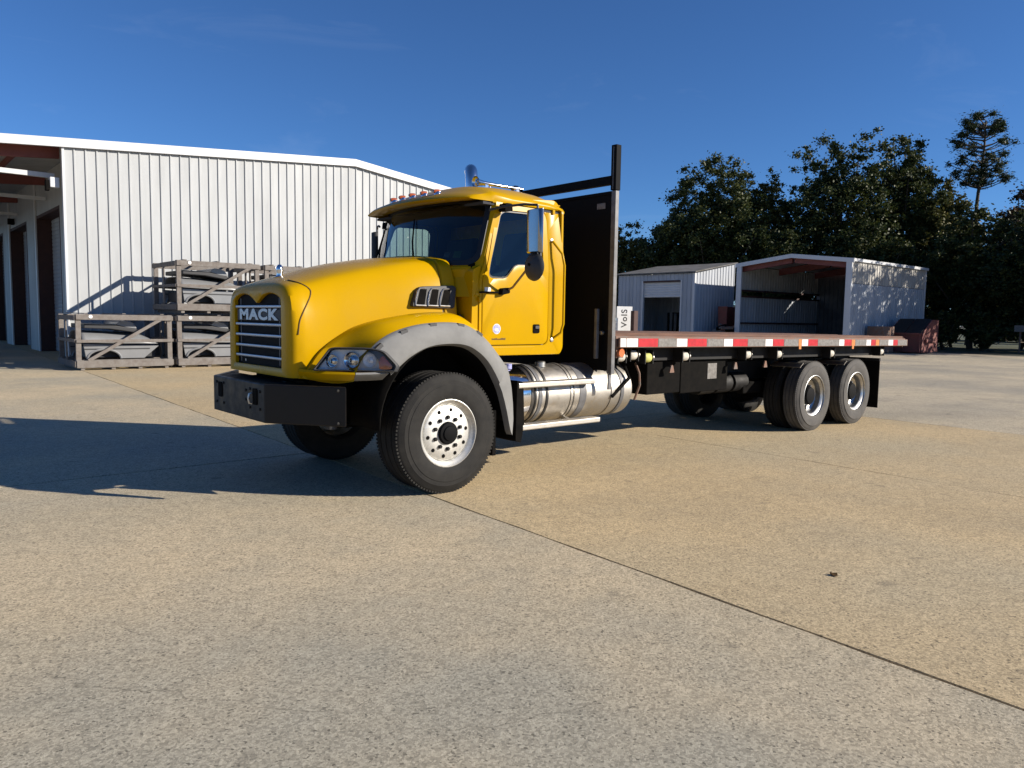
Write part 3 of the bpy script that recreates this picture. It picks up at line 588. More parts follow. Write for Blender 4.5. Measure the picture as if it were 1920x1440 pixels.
def scale_poly(P, d):
    cx = sum(a for a, b in P)/len(P); cy = sum(b for a, b in P)/len(P); w = max(a for a, b in P)-min(a for a, b in P); h = max(b for a, b in P)-min(b for a, b in P)
    return [(cx+(a-cx)*(1+2*d/w), cy+(b-cy)*(1+2*d/h)) for a, b in P]
for sg in (0, 1):
    S = lambda mb: mir(mb) if sg else mb
    S(sidepanel(side_out, scale_poly(door_out, 0.006), 0.0, 0.05)).build('cab_side', 'yellow', cab, smooth=30)
    S(sidepanel(scale_poly(side_out, -0.03), scale_poly(door_out, -0.03), 0.03, 0.045)).build('door_gap', 'rubber_seal', cab)
    door = S(sidepanel(door_out, win_out, -0.004, 0.05)).build('door', 'yellow', T, smooth=30)
    S(sidepanel(scale_poly(win_out, 0.001), scale_poly(win_out, -0.018), 0.010, 0.03)).build('window_seal', 'rubber_seal', door)
    wp = scale_poly(win_out, -0.01); S(MB().add([(a, ysd(b)+0.022, b) for a, b in wp], [tuple(range(len(wp)))])).build('window_glass', 'cab_glass', door)
    # door handle
    S(MB().prism(rounded([(1.165,1.455),(1.25,1.455),(1.25,1.545),(1.165,1.545)], 0.015, 3), 'y', CBL-0.012, CBL+0.01)).build('door_handle', 'black_matte', door)
    S(MB().prism(rounded([(1.185,1.50),(1.24,1.50),(1.24,1.53),(1.185,1.53)], 0.01, 3), 'y', CBL-0.022, CBL-0.0125)).build('handle_pull', 'dark_plastic', door)
    # swage line, sill
    S(MB().prism([(0.50,1.236),(1.12,1.236),(1.20,1.325),(0.50,1.325)], 'y', CBL-0.012, CBL+0.02)).build('cab_sill', 'yellow', cab, bevel=0.008)
    S(MB().tube([(1.43,CBL+0.01,2.40),(1.49,CBL-0.075,2.27),(1.515,CBL-0.085,2.15),(1.515,CBL-0.085,1.55),(1.49,CBL-0.075,1.46),(1.44,CBL+0.01,1.39)], 0.013, 8)).build('grab_handle', 'yellow', cab, smooth=50)
    for z in (2.405, 1.385): S(MB().lathe([(0.022,0.006),(0.022,-0.006),(0.01,-0.010),(0,-0.010)], (1.433,ysd(z)-0.002,z), 'y', 10)).build('handle_mount', 'aluminium', cab, smooth=40)
    S(MB().prism([(0.66,2.712),(1.56,2.768),(1.56,2.778),(0.66,2.722)], 'y', CBL+0.045, CBL+0.10)).build('drip_rail', 'yellow', cab)
    S(MB().prism(rounded([(1.455,2.675),(1.49,2.675),(1.49,2.755),(1.455,2.755)], 0.012, 3), 'y', CBL+0.04, CBL+0.09)).build('roof_bracket', 'yellow', cab, bevel=0.006)
    for z in (1.72, 2.25): pass
    S(MB().prism([(0.455,1.76),(0.475,1.76),(0.475,1.80),(0.455,1.80)], 'y', CBL-0.02, CBL+0.03)).build('door_hinge', 'yellow', cab, bevel=0.004)
    # mirrors
    mx = part('mirror', T, (0.74, CBL if not sg else CBR, 2.3))
    hx = 0.81
    prof = []
    for k in range(13):
        t = math.pi*k/12; prof.append((hx-0.055*math.sin(t)**0.8, -0.215-(0.05 if sg else 0.105)*math.cos(t)))
    ml = MB().grid([[(x*0.5+hx*0.5, y, 2.215) for x, y in prof], [(x, y, 2.225) for x, y in prof], [(x, y, 2.610) for x, y in prof], [(x*0.5+hx*0.5, y, 2.62) for x, y in prof]])
    hw_ = 0.05 if sg else 0.105; ml.add([(hx, -0.215-hw_, 2.215), (hx, -0.215+hw_, 2.215), (hx, -0.215+hw_, 2.62), (hx, -0.215-hw_, 2.62)], [(0,1,2,3)])
    S(ml).build('mirror_housing', 'dark_plastic' if sg else 'mirror_shell', mx, smooth=45)
    S(MB().box(hx+0.001, hx+0.006, -0.215-hw_+0.01, -0.215+hw_-0.01, 2.225, 2.610)).build('mirror_glass', 'chrome', mx)
    S(MB().lathe([(0,-0.055),(0.05,-0.05),(0.10,-0.032),(0.128,-0.006),(0.132,0.006),(0.126,0.010),(0,0.012)], (0.80,-0.215,2.085), 'x', 28)).build('convex_mirror', 'dark_plastic', mx, smooth=40)
    S(MB().lathe([(0,-0.066),(0.014,-0.064),(0.014,-0.04)], (0.80,-0.205,2.105), 'x', 10)).build('mirror_bolt', 'black_matte', mx)
    S(MB().tube([(0.83,-0.215,2.66),(0.83,-0.215,2.18),(0.82,-0.215,2.13)], 0.011, 8)).build('mirror_post', 'steel_grey', mx, smooth=50)
    S(MB().tube([(0.60,0.22,2.63),(0.66,0.10,2.655),(0.76,-0.10,2.67),(0.83,-0.215,2.66)], 0.012, 8)).build('mirror_arm', 'dark_plastic', mx, smooth=50)
    S(MB().prism(rounded([(0.70,2.62),(0.80,2.63),(0.79,2.70),(0.71,2.70)], 0.015, 3), 'y', 0.10, 0.20)).build('arm_bracket', 'black_matte', mx, bevel=0.008)
    S(MB().tube([(0.77,0.17,1.865),(0.80,0.09,1.90),(0.81,-0.02,2.0),(0.83,-0.19,2.16)], 0.012, 8)).build('mirror_arm', 'brass' if not sg else 'steel_grey', mx, smooth=50)
    S(MB().prism(rounded([(0.70,1.825),(0.80,1.845),(0.80,1.90),(0.71,1.89)], 0.015, 3), 'y', 0.125, 0.19)).build('arm_bracket', 'black_matte', mx, bevel=0.008)
    S(MB().tube([(0.46,0.175,1.845),(0.72,0.165,1.85)], 0.010, 6)).build('mirror_cable', 'black_matte', mx)
    # A-pillar lower cowl
    S(MB().prism(rounded([(0.385,1.40),(0.49,1.235),(0.49,2.10),(0.40,2.06)], [0.01,0.01,0.01,0.03], 3), 'y', CBL+0.012, CBL+0.30)).build('cowl_side', 'yellow', cab, bevel=0.015)
# windshield surround on a bowed, raked surface
def ws(y, z): 
    o = (y-CY)/1.03
    return (0.235+0.27*o*o+0.03*o**6+0.335*(z-2.13), y, z)
fo = rounded([(CBL+0.005,1.80),(CBR-0.005,1.80),(CBR-0.045,2.81),(CBL+0.045,2.81)], [0.02,0.02,0.12,0.12], 6)
wi = rounded([(0.232,2.105),(2.208,2.105),(2.165,2.765),(0.275,2.765)], [0.13,0.13,0.10,0.10], 8)
wi2 = scale_poly(wi, -0.045)
def bow(P, d): return [(lambda q: (q[0]+d, q[1], q[2]))(ws(a, b)) for a, b in P]
o_, i_ = ang_ring(fo, wi, 140)
MB().grid([bow(o_, 0.08), bow(o_, 0.0)]+[bow([(a*(1-t)+c*t, b*(1-t)+d*t) for (a, b), (c, d) in zip(o_, i_)], 0) for t in (0.25, 0.5, 0.75)]+[bow(i_, 0), bow(i_, 0.03)], cv=True).build('windshield_frame', 'yellow', cab, smooth=40)
j_ = [(p[0], p[1]) for p in ang_ring(wi, wi2, 140)[1]]; i2 = ang_ring(wi, wi2, 140)[0]
MB().grid([bow(i2, 0.03), bow(i2, -0.008), bow(j_, -0.008), bow(j_, 0.01)], cv=True).build('windshield_seal', 'rubber_seal', cab, smooth=40)
gy = np.linspace(0, 1, 25); gz = np.linspace(0, 1, 9)
cxw = CY; 
gl = MB(); rings = []
for k in (1.0, 0.8, 0.6, 0.4, 0.2, 0.02): rings.append(bow([(CY+(a-CY)*k, 2.42+(b-2.42)*k) for a, b in j_], 0.004))
gl.grid(rings, cv=True); gl.build('windshield', 'cab_glass', cab, smooth=60)
for y, a in ((0.95, 0.0), (1.72, 0.0)):
    q0 = ws(y, 2.11); q1 = ws(y+0.22, 2.60)
    MB().tube([(q0[0]-0.02, q0[1], q0[2]), ((q0[0]+q1[0])/2-0.035, (q0[1]+q1[1])/2, 2.36), (q1[0]-0.012, q1[1], q1[2])], [0.012, 0.009, 0.006], 6).build('wiper', 'black_matte', cab)
MB().prism([(0.30,0.405),(0.30,0.46)][:0] or [(0.56,2.185),(0.625,2.185),(0.625,2.235),(0.56,2.235)], 'x', 0.0, 0.002).map(lambda x, y, z: (ws(y, z)[0]+0.012+x, y, z)).build('windshield_sticker', 'tape_worn', cab)
MB().prism([(0.44,2.18),(0.52,2.18),(0.52,2.245),(0.44,2.245)], 'x', 0.0, 0.002).map(lambda x, y, z: (ws(y, z)[0]+0.012+x, y, z)).build('windshield_sticker', 'green_sticker', cab)
# cowl below the windshield
P = []
for z, d in ((2.10, 0.01), (2.09, -0.03), (2.06, -0.05), (1.90, -0.02)): P.append([(ws(y, 2.10)[0]+d, y, z) for y in np.linspace(CBL+0.03, CBR-0.03, 25)])
MB().grid(P).build('cowl', 'yellow', cab, smooth=40)
# roof with visor
def roofrow(x0, zc, half, drop, z_edge=None):
    row = []
    for o in np.linspace(-1, 1, 33):
        row.append((x0(o), CY+half*o, zc-drop*abs(o)**4.5))
    return row
vis = lambda o: 0.245+0.175*o*o
rf = [[(vis(o)+0.20, CY+0.90*o, 2.745-0.0*abs(o)) for o in np.linspace(-1, 1, 33)],
      [(vis(o)+0.01, CY+0.925*o, 2.735-0.01*abs(o)**3) for o in np.linspace(-1, 1, 33)],
      roofrow(lambda o: vis(o)-0.01, 2.752, 0.935, 0.012),
      roofrow(lambda o: vis(o)+0.015, 2.776, 0.945, 0.02),
      roofrow(lambda o: vis(o)+0.12, 2.822, 0.955, 0.04),
      roofrow(lambda o: vis(o)+0.25-0.03*o*o, 2.868, 0.968, 0.07),
      roofrow(lambda o: 0.62+0.06*o*o, 2.915, 0.985, 0.11),
      roofrow(lambda o: 0.90, 2.945, 0.98, 0.16), roofrow(lambda o: 1.20, 2.950, 0.98, 0.17), roofrow(lambda o: 1.40, 2.935, 0.985, 0.165),
      roofrow(lambda o: 1.53, 2.900, 0.99, 0.14), roofrow(lambda o: 1.60, 2.84, 0.985, 0.10), roofrow(lambda o: 1.625, 2.77, 0.975, 0.04), roofrow(lambda o: 1.60, 2.74, 0.975, 0.02)]
rf2 = []
for i, row in enumerate(rf):
    if i >= 5:
        y0, zl = row[0][1], row[0][2]; row = [(row[0][0], CBL+0.045, max(2.72, zl-0.09))]+[(row[0][0], y0-0.012, zl-0.03)]+row+[(row[-1][0], 2*CY-y0+0.012, zl-0.03)]+[(row[-1][0], CBR-0.045, max(2.72, zl-0.09))]
    elif i >= 2:
        f = (0, 0, 0.15, 0.4, 0.75)[i]; y0, zl = row[0][1], row[0][2]; x0_ = row[0][0]
        row = [(x0_+0.02*f, y0+(CBL+0.045-y0)*f, zl-0.08*f), (x0_, y0-0.012*f, zl-0.03*f)]+row+[(x0_, 2*CY-y0+0.012*f, zl-0.03*f), (x0_+0.02*f, 2*CY-(y0+(CBL+0.045-y0)*f), zl-0.08*f)]
    else: row = [row[0]]*2+row+[row[-1]]*2
    rf2.append(row)
MB().grid(rf2).build('roof', 'yellow', cab, smooth=45)
MB().prism(rounded([(CBL+0.02,1.24),(CBR-0.02,1.24),(CBR-0.03,2.75),(CBL+0.03,2.75)], 0.06, 4), 'x', 1.575, 1.60).build('cab_back', 'yellow', cab)
MB().box(0.50,1.575,CBL+0.05,CBR-0.05,1.26,1.30).build('cab_floor', 'black_matte', cab)
MB().box(0.47,0.50,CBL+0.05,CBR-0.05,1.26,2.08).build('firewall', 'black_matte', cab)
MB().box(0.55,1.57,CBL+0.06,CBR-0.06,2.69,2.715).build('headliner', 'seat_cloth', cab)
MB().prism(rounded([(0.42,2.02),(0.80,1.80),(0.86,1.98),(0.78,2.12),(0.44,2.125)], 0.04, 4), 'y', CBL+0.08, CBR-0.08).build('dashboard', 'black_matte', cab, smooth=40)
P = [[(0.88+0.0*t+0.10*math.sin(t)*0.5, 0.70+0.22*math.cos(t), 2.10+0.19*math.sin(t))] for t in np.linspace(0, 2*math.pi, 25)]
MB().tube([q[0] for q in P], 0.016, 8, False).build('steering_wheel', 'black_matte', cab, smooth=50)
for y in (0.70, 1.74):
    MB().prism(rounded([(1.0,1.62),(1.42,1.60),(1.52,2.30),(1.49,2.52),(1.41,2.52),(1.36,2.28),(1.30,1.78),(1.0,1.76)], 0.05, 4), 'y', y-0.25, y+0.25).build('seat', 'seat_cloth', cab, bevel=0.03)
# cab marker lights, horn, exhaust
for y in (0.82, 1.02, 1.22, 1.42, 1.62):
    o = (y-CY)/1.03; x0 = vis(o)+0.15; z0 = 2.825-0.03*abs(o)**3
    ml = MB().lathe([(0.038,-0.02),(0.038,0.016),(0.03,0.028),(0.0,0.03)], (x0, y, z0), 'z', 16).build('marker_light_base', 'chrome', cab, smooth=40)
    MB().lathe([(0.0,-0.052),(0.014,-0.048),(0.022,-0.03),(0.025,0.0),(0.025,0.02)], (x0, y, z0+0.026), 'x', 14).build('marker_light_lens', 'amber', cab, smooth=50)
horn = [(0.062,-0.0),(0.050,0.012),(0.034,0.05),(0.024,0.12),(0.018,0.30),(0.016,0.55),(0.022,0.58),(0.022,0.66),(0.0,0.66)]
MB().lathe(horn, (1.00,0.95,3.035), 'x', 20).build('air_horn', 'chrome', cab, smooth=50)
for x in (1.14, 1.58): MB().box(x-0.02,x+0.02,0.925,0.975,2.93,3.02).build('horn_bracket', 'chrome', cab)
MB().prism(rounded([(1.68,2.98),(1.74,2.98),(1.74,3.10),(1.68,3.10)], 0.01, 2), 'y', 1.10, 1.16).build('antenna_base', 'black_matte', T)
MB().lathe([(0.0,0.16),(0.028,0.155),(0.04,0.13),(0.042,0.0),(0.05,-0.01)], (1.38,1.2,2.935), 'z', 18).build('beacon', 'chrome', cab, smooth=40)
MB().lathe([(0.044,0.03),(0.046,-0.02)], (1.38,1.2,2.955), 'z', 18).build('beacon_base', 'amber', cab, smooth=40)
MB().tube([(1.78,2.02,1.2),(1.78,2.02,3.20),(1.785,2.027,3.28),(1.80,2.05,3.35),(1.825,2.09,3.40),(1.86,2.14,3.425),(1.90,2.20,3.43)], 0.078, 20, False).build('exhaust_stack', 'chrome', T, smooth=50)
MB().tube([(1.78,2.02,1.3),(1.78,2.02,2.6)], 0.115, 20).build('muffler_guard', 'aluminium_dull', T, smooth=50)
# door markings
DOORL = [o for o in T.children if o.name.startswith('door')][0]
MB().lathe([(0.050,0.0),(0.050,-0.0015),(0.0,-0.0015)], (0.685,CBL-0.0045,1.497), 'y', 32).build('door_emblem', 'tape_white', DOORL)
MB().lathe([(0.044,0.0),(0.044,-0.0015),(0.0,-0.0015)], (0.685,CBL-0.0063,1.497), 'y', 32).build('door_emblem_disc', 'blue_sticker', DOORL)
MB().prism(rounded([(0.663,1.478),(0.71,1.472),(0.70,1.497),(0.685,1.508),(0.668,1.500)], 0.006, 3), 'y', CBL-0.0085, CBL-0.0081).build('door_emblem_mark', 'tape_white', DOORL)
mb = MB(); xx = 0.625
while xx < 0.80:
    w = random.uniform(0.008, 0.014); mb.box(xx, xx+w, CBL-0.0056, CBL-0.0042, 1.390, 1.390+random.choice((0.012, 0.015, 0.015, 0.019))); xx += w+0.003
mb.build('door_lettering', 'ink_brown', DOORL)
MB().box(0.53,0.605,CBL-0.0056,CBL-0.0042,1.845,1.895).build('door_label', 'tape_white', DOORL)

# --- tanks and steps
def tank(x0, x1, y, z, r, name, mat, domed=True):
    d = 0.05 if domed else 0.01
    return MB().lathe([(0,-d),(r*0.6,-d*0.8),(r*0.9,-d*0.3),(r*0.985,0.005),(r,0.025),(r,x1-x0-0.025),(r*0.985,x1-x0-0.005),(r*0.9,x1-x0+d*0.3),(r*0.6,x1-x0+d*0.8),(0,x1-x0+d)], (x0,y,z), 'x', 56).build(name, mat, T, smooth=30)
tk = tank(1.14, 2.66, 0.42, 0.815, 0.305, 'fuel_tank', 'aluminium_dull')
t2 = tank(0.86, 1.12, 0.42, 0.815, 0.295, 'fluid_tank', 'chrome')
for x, w, m_ in ((1.20,0.045,'steel_grey'),(1.30,0.03,'rubber_seal'),(1.66,0.05,'aluminium_dull'),(1.69,0.02,'rubber_seal'),(2.30,0.045,'aluminium_dull'),(2.46,0.05,'steel_grey'),(1.145,0.02,'rubber_seal')):
    MB().lathe([(0.30,0),(0.313,0.0),(0.313,w),(0.30,w)], (x,0.42,0.815), 'x', 56).build('tank_strap', m_, tk, smooth=30)
MB().lathe([(0.055,0),(0.055,0.05),(0.045,0.06),(0,0.06)], (1.42,0.34,1.095), 'z', 20).build('filler_cap', 'aluminium', tk, smooth=40)
MB().lathe([(0.04,0),(0.04,0.05),(0,0.055)], (0.97,0.34,1.09), 'z', 16).build('filler_cap', 'blue_sticker', t2, smooth=40)
MB().lathe([(r, t) for r, t in ((0.309,0.0),(0.309,0.10))], (1.80,0.42,0.815), 'x', 56).build('tank_wrap', 'steel_grey', tk, smooth=30)
for z, x0, x1, d in ((0.945,0.84,1.93,0.0),(0.525,0.90,2.02,0.0)):
    MB().prism(rounded([(0.015,z-0.028),(0.15,z-0.028),(0.15,z+0.028),(0.015,z+0.028)], 0.012, 3), 'x', x0, x1).build('step_bar', 'aluminium_dull', T, bevel=0.004)
MB().prism(rounded([(0.81,0.40),(0.88,0.38),(0.92,0.56),(0.90,0.98),(0.82,1.0)], 0.02, 3), 'y', 0.02, 0.34).build('step_bracket', 'black_matte', T)
for x in (1.02, 1.66): MB().beam((x,0.09,0.52), (x,0.30,0.58), 0.04, 0.03).build('step_bracket', 'aluminium_dull', T)
MB().tube([(2.55,0.16,1.10),(2.58,0.10,0.95),(2.30,0.105,0.75)], 0.02, 6).build('hose', 'black_matte', T)

# --- headboard
HX = 2.12
hb = part('headboard', T, (HX, CY, 1.45))
MB().box(HX-0.01, HX+0.01, 0.011, 2*CY-0.06, 1.05, 2.93).build('headboard_sheet', 'black_sheet', hb)
for k in range(6):
    y = 0.30+0.37*k; MB().box(HX+0.011, HX+0.05, y-0.03, y+0.03, 1.47, 2.92).build('headboard_rib', 'black_paint', hb)
post = MB().box(HX-0.02, HX+0.035, -0.05, 0.01, 1.02, 2.965).build('headboard_post', 'steel_grey', hb, bevel=0.004)
MB().box(HX-0.03, HX+0.045, -0.056, 0.018, 2.97, 3.44).build('post_extension', 'black_sheet', hb, bevel=0.004)
MB().box(HX-0.034, HX-0.0305, -0.022, -0.012, 2.98, 3.42).build('post_seam', 'steel_grey', hb)
MB().box(HX-0.02, HX+0.02, -0.02, 0.0, 0.85, 1.018).build('post_foot', 'steel_grey', hb)
MB().box(HX-0.035, HX+0.05, 2*CY-0.045, 2*CY+0.055, 1.02, 3.12).build('headboard_post', 'steel_grey', hb, bevel=0.004)
MB().box(HX-0.03, HX+0.04, 0.019, 2*CY-0.046, 3.035, 3.125).build('headboard_rail', 'black_sheet', hb, bevel=0.006)
MB().box(HX-0.02, HX+0.03, 0.011, 2*CY-0.046, 2.93, 2.965).build('headboard_cap', 'black_sheet', hb, bevel=0.004)
MB().box(HX-0.0135, HX-0.0105, 0.10, 0.22, 2.79, 2.85).build('maker_plate', 'tape_worn', hb)
MB().box(HX-0.10, HX-0.06, 0.10, 0.14, 1.18, 1.72).build('light_bracket', 'steel_grey', hb, bevel=0.006)
MB().lathe([(0.0,-0.03),(0.022,-0.028),(0.028,0.0)], (HX-0.02,0.09,1.46), 'x', 12).build('headboard_bolt', 'aluminium', hb, smooth=40)

# --- bed (rakes down slightly to the rear)
def rake(x, y, z): return (x, y, z-(x-2.1)*0.0095)
BX0, BX1 = 2.17, 9.66
bed = part('bed', T, (5.9, CY, 1.3))
n = 13; w = (2*CY+0.02)/n
for k in range(n):
    y = -0.01+w*k; MB().box(BX0, BX1-0.02, y+0.004, y+w-0.004, 1.418+random.uniform(0,0.004), 1.462+random.uniform(-0.003,0.003)).map(rake).build('deck_plank', 'rust_wood', bed)
for y, yy in ((-0.045, -0.013), (2*CY+0.013, 2*CY+0.045)):
    MB().box(BX0, BX1, y, yy, 1.300, 1.428).map(rake).build('side_rail', 'rust_steel', bed, bevel=0.004)
for y, yy in ((-0.085, -0.060), (2*CY+0.060, 2*CY+0.085)):
    MB().box(BX0+0.02, BX1+0.005, y, yy, 1.305, 1.412).map(rake).build('rub_rail', 'rust_steel', bed, bevel=0.004)
xx = BX0+0.4
while xx < BX1:
    MB().box(xx-0.03, xx+0.03, -0.0595, -0.0455, 1.32, 1.40).map(rake).build('rail_spacer', 'rust_steel', bed); xx += 0.6
MB().box(BX1-0.018, BX1+0.0, -0.012, 2*CY+0.012, 1.28, 1.455).map(rake).build('end_rail', 'rust_steel', bed, bevel=0.004)
TP = [(2.20,2.29,'w'),(2.30,2.49,'w'),(2.50,2.84,'r'),(3.19,3.39,'w'),(3.40,3.78,'r'),(4.15,4.34,'w'),(4.35,4.68,'r'),(5.11,5.29,'w'),(5.30,5.58,'r'),(5.98,6.06,'o'),(6.07,6.24,'w'),(6.25,6.52,'r'),(7.18,7.34,'w'),(7.35,7.58,'r'),(7.59,7.70,'o'),(8.09,8.25,'w'),(8.26,8.42,'r'),(8.43,8.55,'o'),(8.90,9.08,'w'),(9.09,9.26,'r')]
prev = BX0+0.03
def tp(a, b, m_): MB().box(a, b, -0.0872, -0.0856, 1.313, 1.405).map(rake).build('reflective_tape', m_, bed)
for a, b, c in TP:
    if a-prev > 0.1: tp(prev+0.01, a-0.01, 'tape_worn')
    tp(a, b, {'w': 'tape_white', 'r': 'tape_red', 'o': 'tape_orange'}[c]); prev = b
tp(prev+0.01, BX1-0.02, 'tape_worn')
for k in range(19):
    x = 2.35+0.4*k; MB().box(x-0.03, x+0.03, -0.012, 2*CY+0.012, 1.30, 1.416).map(rake).build('bed_cross_member', 'black_matte', bed)
for y in (0.78, 1.54): MB().box(BX0, 9.4, y, y+0.12, 1.07, 1.299).map(rake).build('bed_sill', 'black_matte', bed)
MB().box(BX0, 9.2, 0.16, 0.20, 1.14, 1.298).map(rake).build('winch_track', 'black_paint', bed)
MB().box(BX0, 9.2, 2.24, 2.28, 1.14, 1.298).map(rake).build('winch_track', 'black_paint', bed)
for x, z, m_ in ((2.36,1.185,'strap_white'),(2.57,1.20,'strap_white'),(2.83,1.165,'strap_yellow'),(3.53,1.165,'strap_white'),(4.90,1.16,'strap_white'),(5.68,1.15,'strap_white'),(7.21,1.13,'strap_white'),(8.94,1.13,'strap_white')):
    z += 0.01; xx_ = x
    wi_ = MB().box(x-0.075, x-0.062, 0.02, 0.15, z-0.07, z+0.09).box(x+0.062, x+0.075, 0.02, 0.15, z-0.07, z+0.09).box(x-0.0755, x+0.0755, 0.135, 0.156, z+0.02, z+0.095).build('strap_winch', 'black_paint', bed)
    MB().lathe([(0.0,-0.058),(0.052,-0.056),(0.056,-0.05),(0.056,0.05),(0.052,0.056),(0,0.058)], (x, 0.075, z), 'x', 20).build('strap_roll', m_, bed, smooth=40)
    MB().lathe([(0.0,0.0),(0.03,0.0),(0.03,0.05),(0,0.05)], (x+0.075, 0.075, z), 'x', 12).build('winch_drum', 'aluminium_dull', bed, smooth=40)
for x in (3.36, 4.72, 5.45): MB().prism(rounded([(x-0.04,0.95),(x+0.05,0.95),(x+0.02,1.04),(x-0.01,1.04)], 0.01, 2), 'y', 0.10, 0.12).map(lambda x, y, z: (x, y, z+0.03)).build('tie_down_hook', 'rust_steel', bed)
for x, z in ((6.02,1.28),(7.63,1.26)): MB().box(x-0.03, x+0.03, -0.09, -0.085, z-0.05, z).build('strap_end', 'tape_orange', bed)
MB().lathe([(0.0,-0.03),(0.045,-0.028),(0.05,0.0)], (2.26,-0.03,1.245), 'y', 18).build('side_marker_light', 'amber_lens', bed, smooth=40)
MB().box(2.20,2.32,-0.028,0.0,1.19,1.298).build('side_marker_bracket', 'rust_steel', bed)
bx1 = MB().box(3.02, 3.66, 0.20, 0.62, 0.72, 1.12).build('tool_box', 'black_matte', T, bevel=0.012); MB().box(3.70, 4.72, 0.22, 0.62, 0.70, 1.12).build('tool_box', 'black_matte', T, bevel=0.012)
MB().box(4.26, 4.46, 0.214, 0.219, 0.86, 1.06).build('box_label', 'tape_worn', T)
MB().tube([(2.92,0.30,1.1),(2.90,0.22,0.98),(2.95,0.25,0.84),(2.92,0.30,0.66)], 0.014, 8).build('air_hose', 'rust_steel', T, smooth=50)
for y0, y1 in ((0.02, 0.60), (1.84, 2.42)):
    MB().box(8.86, 8.875, y0, y1, 0.20, 0.98).build('mud_flap', 'black_matte', T); MB().box(8.85, 8.89, y0, y1, 0.98, 1.03).build('mud_flap_bar', 'black_paint', T)
for x in (6.22, 7.57):
    for y0 in (0.02, 1.87):
        P = [[(x+0.48+0.62*math.cos(t), yy, 0.50+0.60*math.sin(t)) for t in np.linspace(R(121), R(131), 4)] for yy in (y0+0.02, y0+0.5)]
        MB().grid(P).build('fender_strip', 'aluminium_dull', T, solid=0.006)
MB().box(9.45, 9.52, 0.4, 2.04, 0.86, 1.0).build('rear_bar', 'black_paint', T)
for x in (4.9, 5.3, 5.7): MB().tube([(x-0.15,0.75,0.72),(x+0.18,0.75,0.72)], 0.14, 14).build('air_tank', 'black_paint', T, smooth=40)

# upright sign and boxes beyond the truck, in front of the garage
sb = thing('sign_board', 'white upright board with sideways black lettering in front of the garage', 'sign', (24.9, 19.4, 0))
sgn = Vector((-0.40, -0.917, 0)); swd = Vector((0.917, -0.40, 0)); so = Vector((24.9, 19.4, 0))
MB().box(-0.42, 0.42, 0.0, 0.05, 0.0, 2.25).map(lambda x, y, z: tuple(so+swd*x-sgn*y+Vector((0, 0, z)))).build('panel', 'white_paint', sb, bevel=0.01)
text_mesh('VoIS', 'lettering', 'ink', sb, 0.44, basis((0,0,1), -swd, so+sgn*0.004+Vector((0, 0, 1.66))), 0.001, 0.006)
pb = thing('cabinet', 'narrow dark brown cabinet right of the white lettered board', 'cabinet', (24.9, 18.8, 0)); MB().box(24.8,25.1,18.70,18.92,0.0,2.04).build('cabinet_body', 'brown_iron', pb, bevel=0.01); MB().box(24.78,24.799,18.72,18.90,0.1,1.95).build('cabinet_door', 'brown_iron', pb, bevel=0.004)
pc = thing('drum', 'white plastic drum left of the white lettered board', 'drum', (24.9, 20.05, 0)); MB().lathe([(0,0),(0.20,0),(0.22,0.03),(0.22,1.43),(0.19,1.48),(0,1.49)], (24.9,20.05,0.0), 'z', 24).build('drum_body', 'white_paint', pc, smooth=35)
MB().lathe([(0.219,0.7),(0.228,0.72),(0.219,0.74)], (24.9,20.05,0.0), 'z', 24).build('drum_band', 'white_paint', pc, smooth=35)

# ------------------------------------------------------------------ white metal building
WY = 20.6
B = thing('metal_building', 'long white ribbed metal warehouse with open canopy bay and roll-up doors', 'building', (10.5, WY, 0))
RX, RZ = 10.55, 7.22; SL, SR = 0.081, 0.118
def rz(x): return RZ-(RX-x)*SL if x < RX else RZ-(x-RX)*SR
x = 0.90; pw = 0.915
while x < 19.9:
    poly = []
    for k in range(3):
        b0 = x+0.305*k; poly += [(b0, WY), (b0+0.238, WY), (b0+0.256, WY-0.034), (b0+0.287, WY-0.034), (b0+0.305, WY)]
    pts = poly[:]; nn = len(pts)
    lo = [(a, b, 0.02) for a, b in pts]; hi = [(a, b, rz(a)-0.02) for a, b in pts]
    MB().add(lo+hi, [(i, i+1, nn+i+1, nn+i) for i in range(nn-1)]).build('wall_panel', 'wall_white', B, solid=0.002); x += pw
XE = x
MB().box(0.84, 0.905, WY-0.05, WY+0.12, 0.0, rz(0.9)-0.01).build('corner_trim', 'trim_white', B)
def rake_trim(x0, x1, zo, h, y0, y1, nm):
    MB().add([(x0,y0,rz(x0)+zo-h),(x1,y0,rz(x1)+zo-h),(x1,y0,rz(x1)+zo),(x0,y0,rz(x0)+zo),(x0,y1,rz(x0)+zo-h),(x1,y1,rz(x1)+zo-h),(x1,y1,rz(x1)+zo),(x0,y1,rz(x0)+zo)],
             [(0,1,2,3),(7,6,5,4),(0,4,5,1),(1,5,6,2),(2,6,7,3),(3,7,4,0)]).build(nm, 'trim_white', B)
rake_trim(-7.0, RX, 0.24, 0.26, WY-0.14, WY-0.03, 'rake_trim'); rake_trim(RX, XE+0.3, 0.24, 0.26, WY-0.14, WY-0.03, 'rake_trim')
rake_trim(-7.0, RX, 0.06, 0.10, WY-0.075, WY-0.029, 'rake_flashing') if False else None
for a, b in ((-7.0, RX), (RX, XE+0.3)):
    MB().add([(a,WY-0.12,rz(a)+0.245),(b,WY-0.12,rz(b)+0.245),(b,52,rz(b)+0.245),(a,52,rz(a)+0.245),(a,WY-0.12,rz(a)+0.20),(b,WY-0.12,rz(b)+0.20),(b,52,rz(b)+0.20),(a,52,rz(a)+0.20)], [(0,1,2,3),(7,6,5,4),(0,4,5,1),(1,5,6,2),(2,6,7,3),(3,7,4,0)]).build('roof', 'roof_metal', B)
SX = 1.55
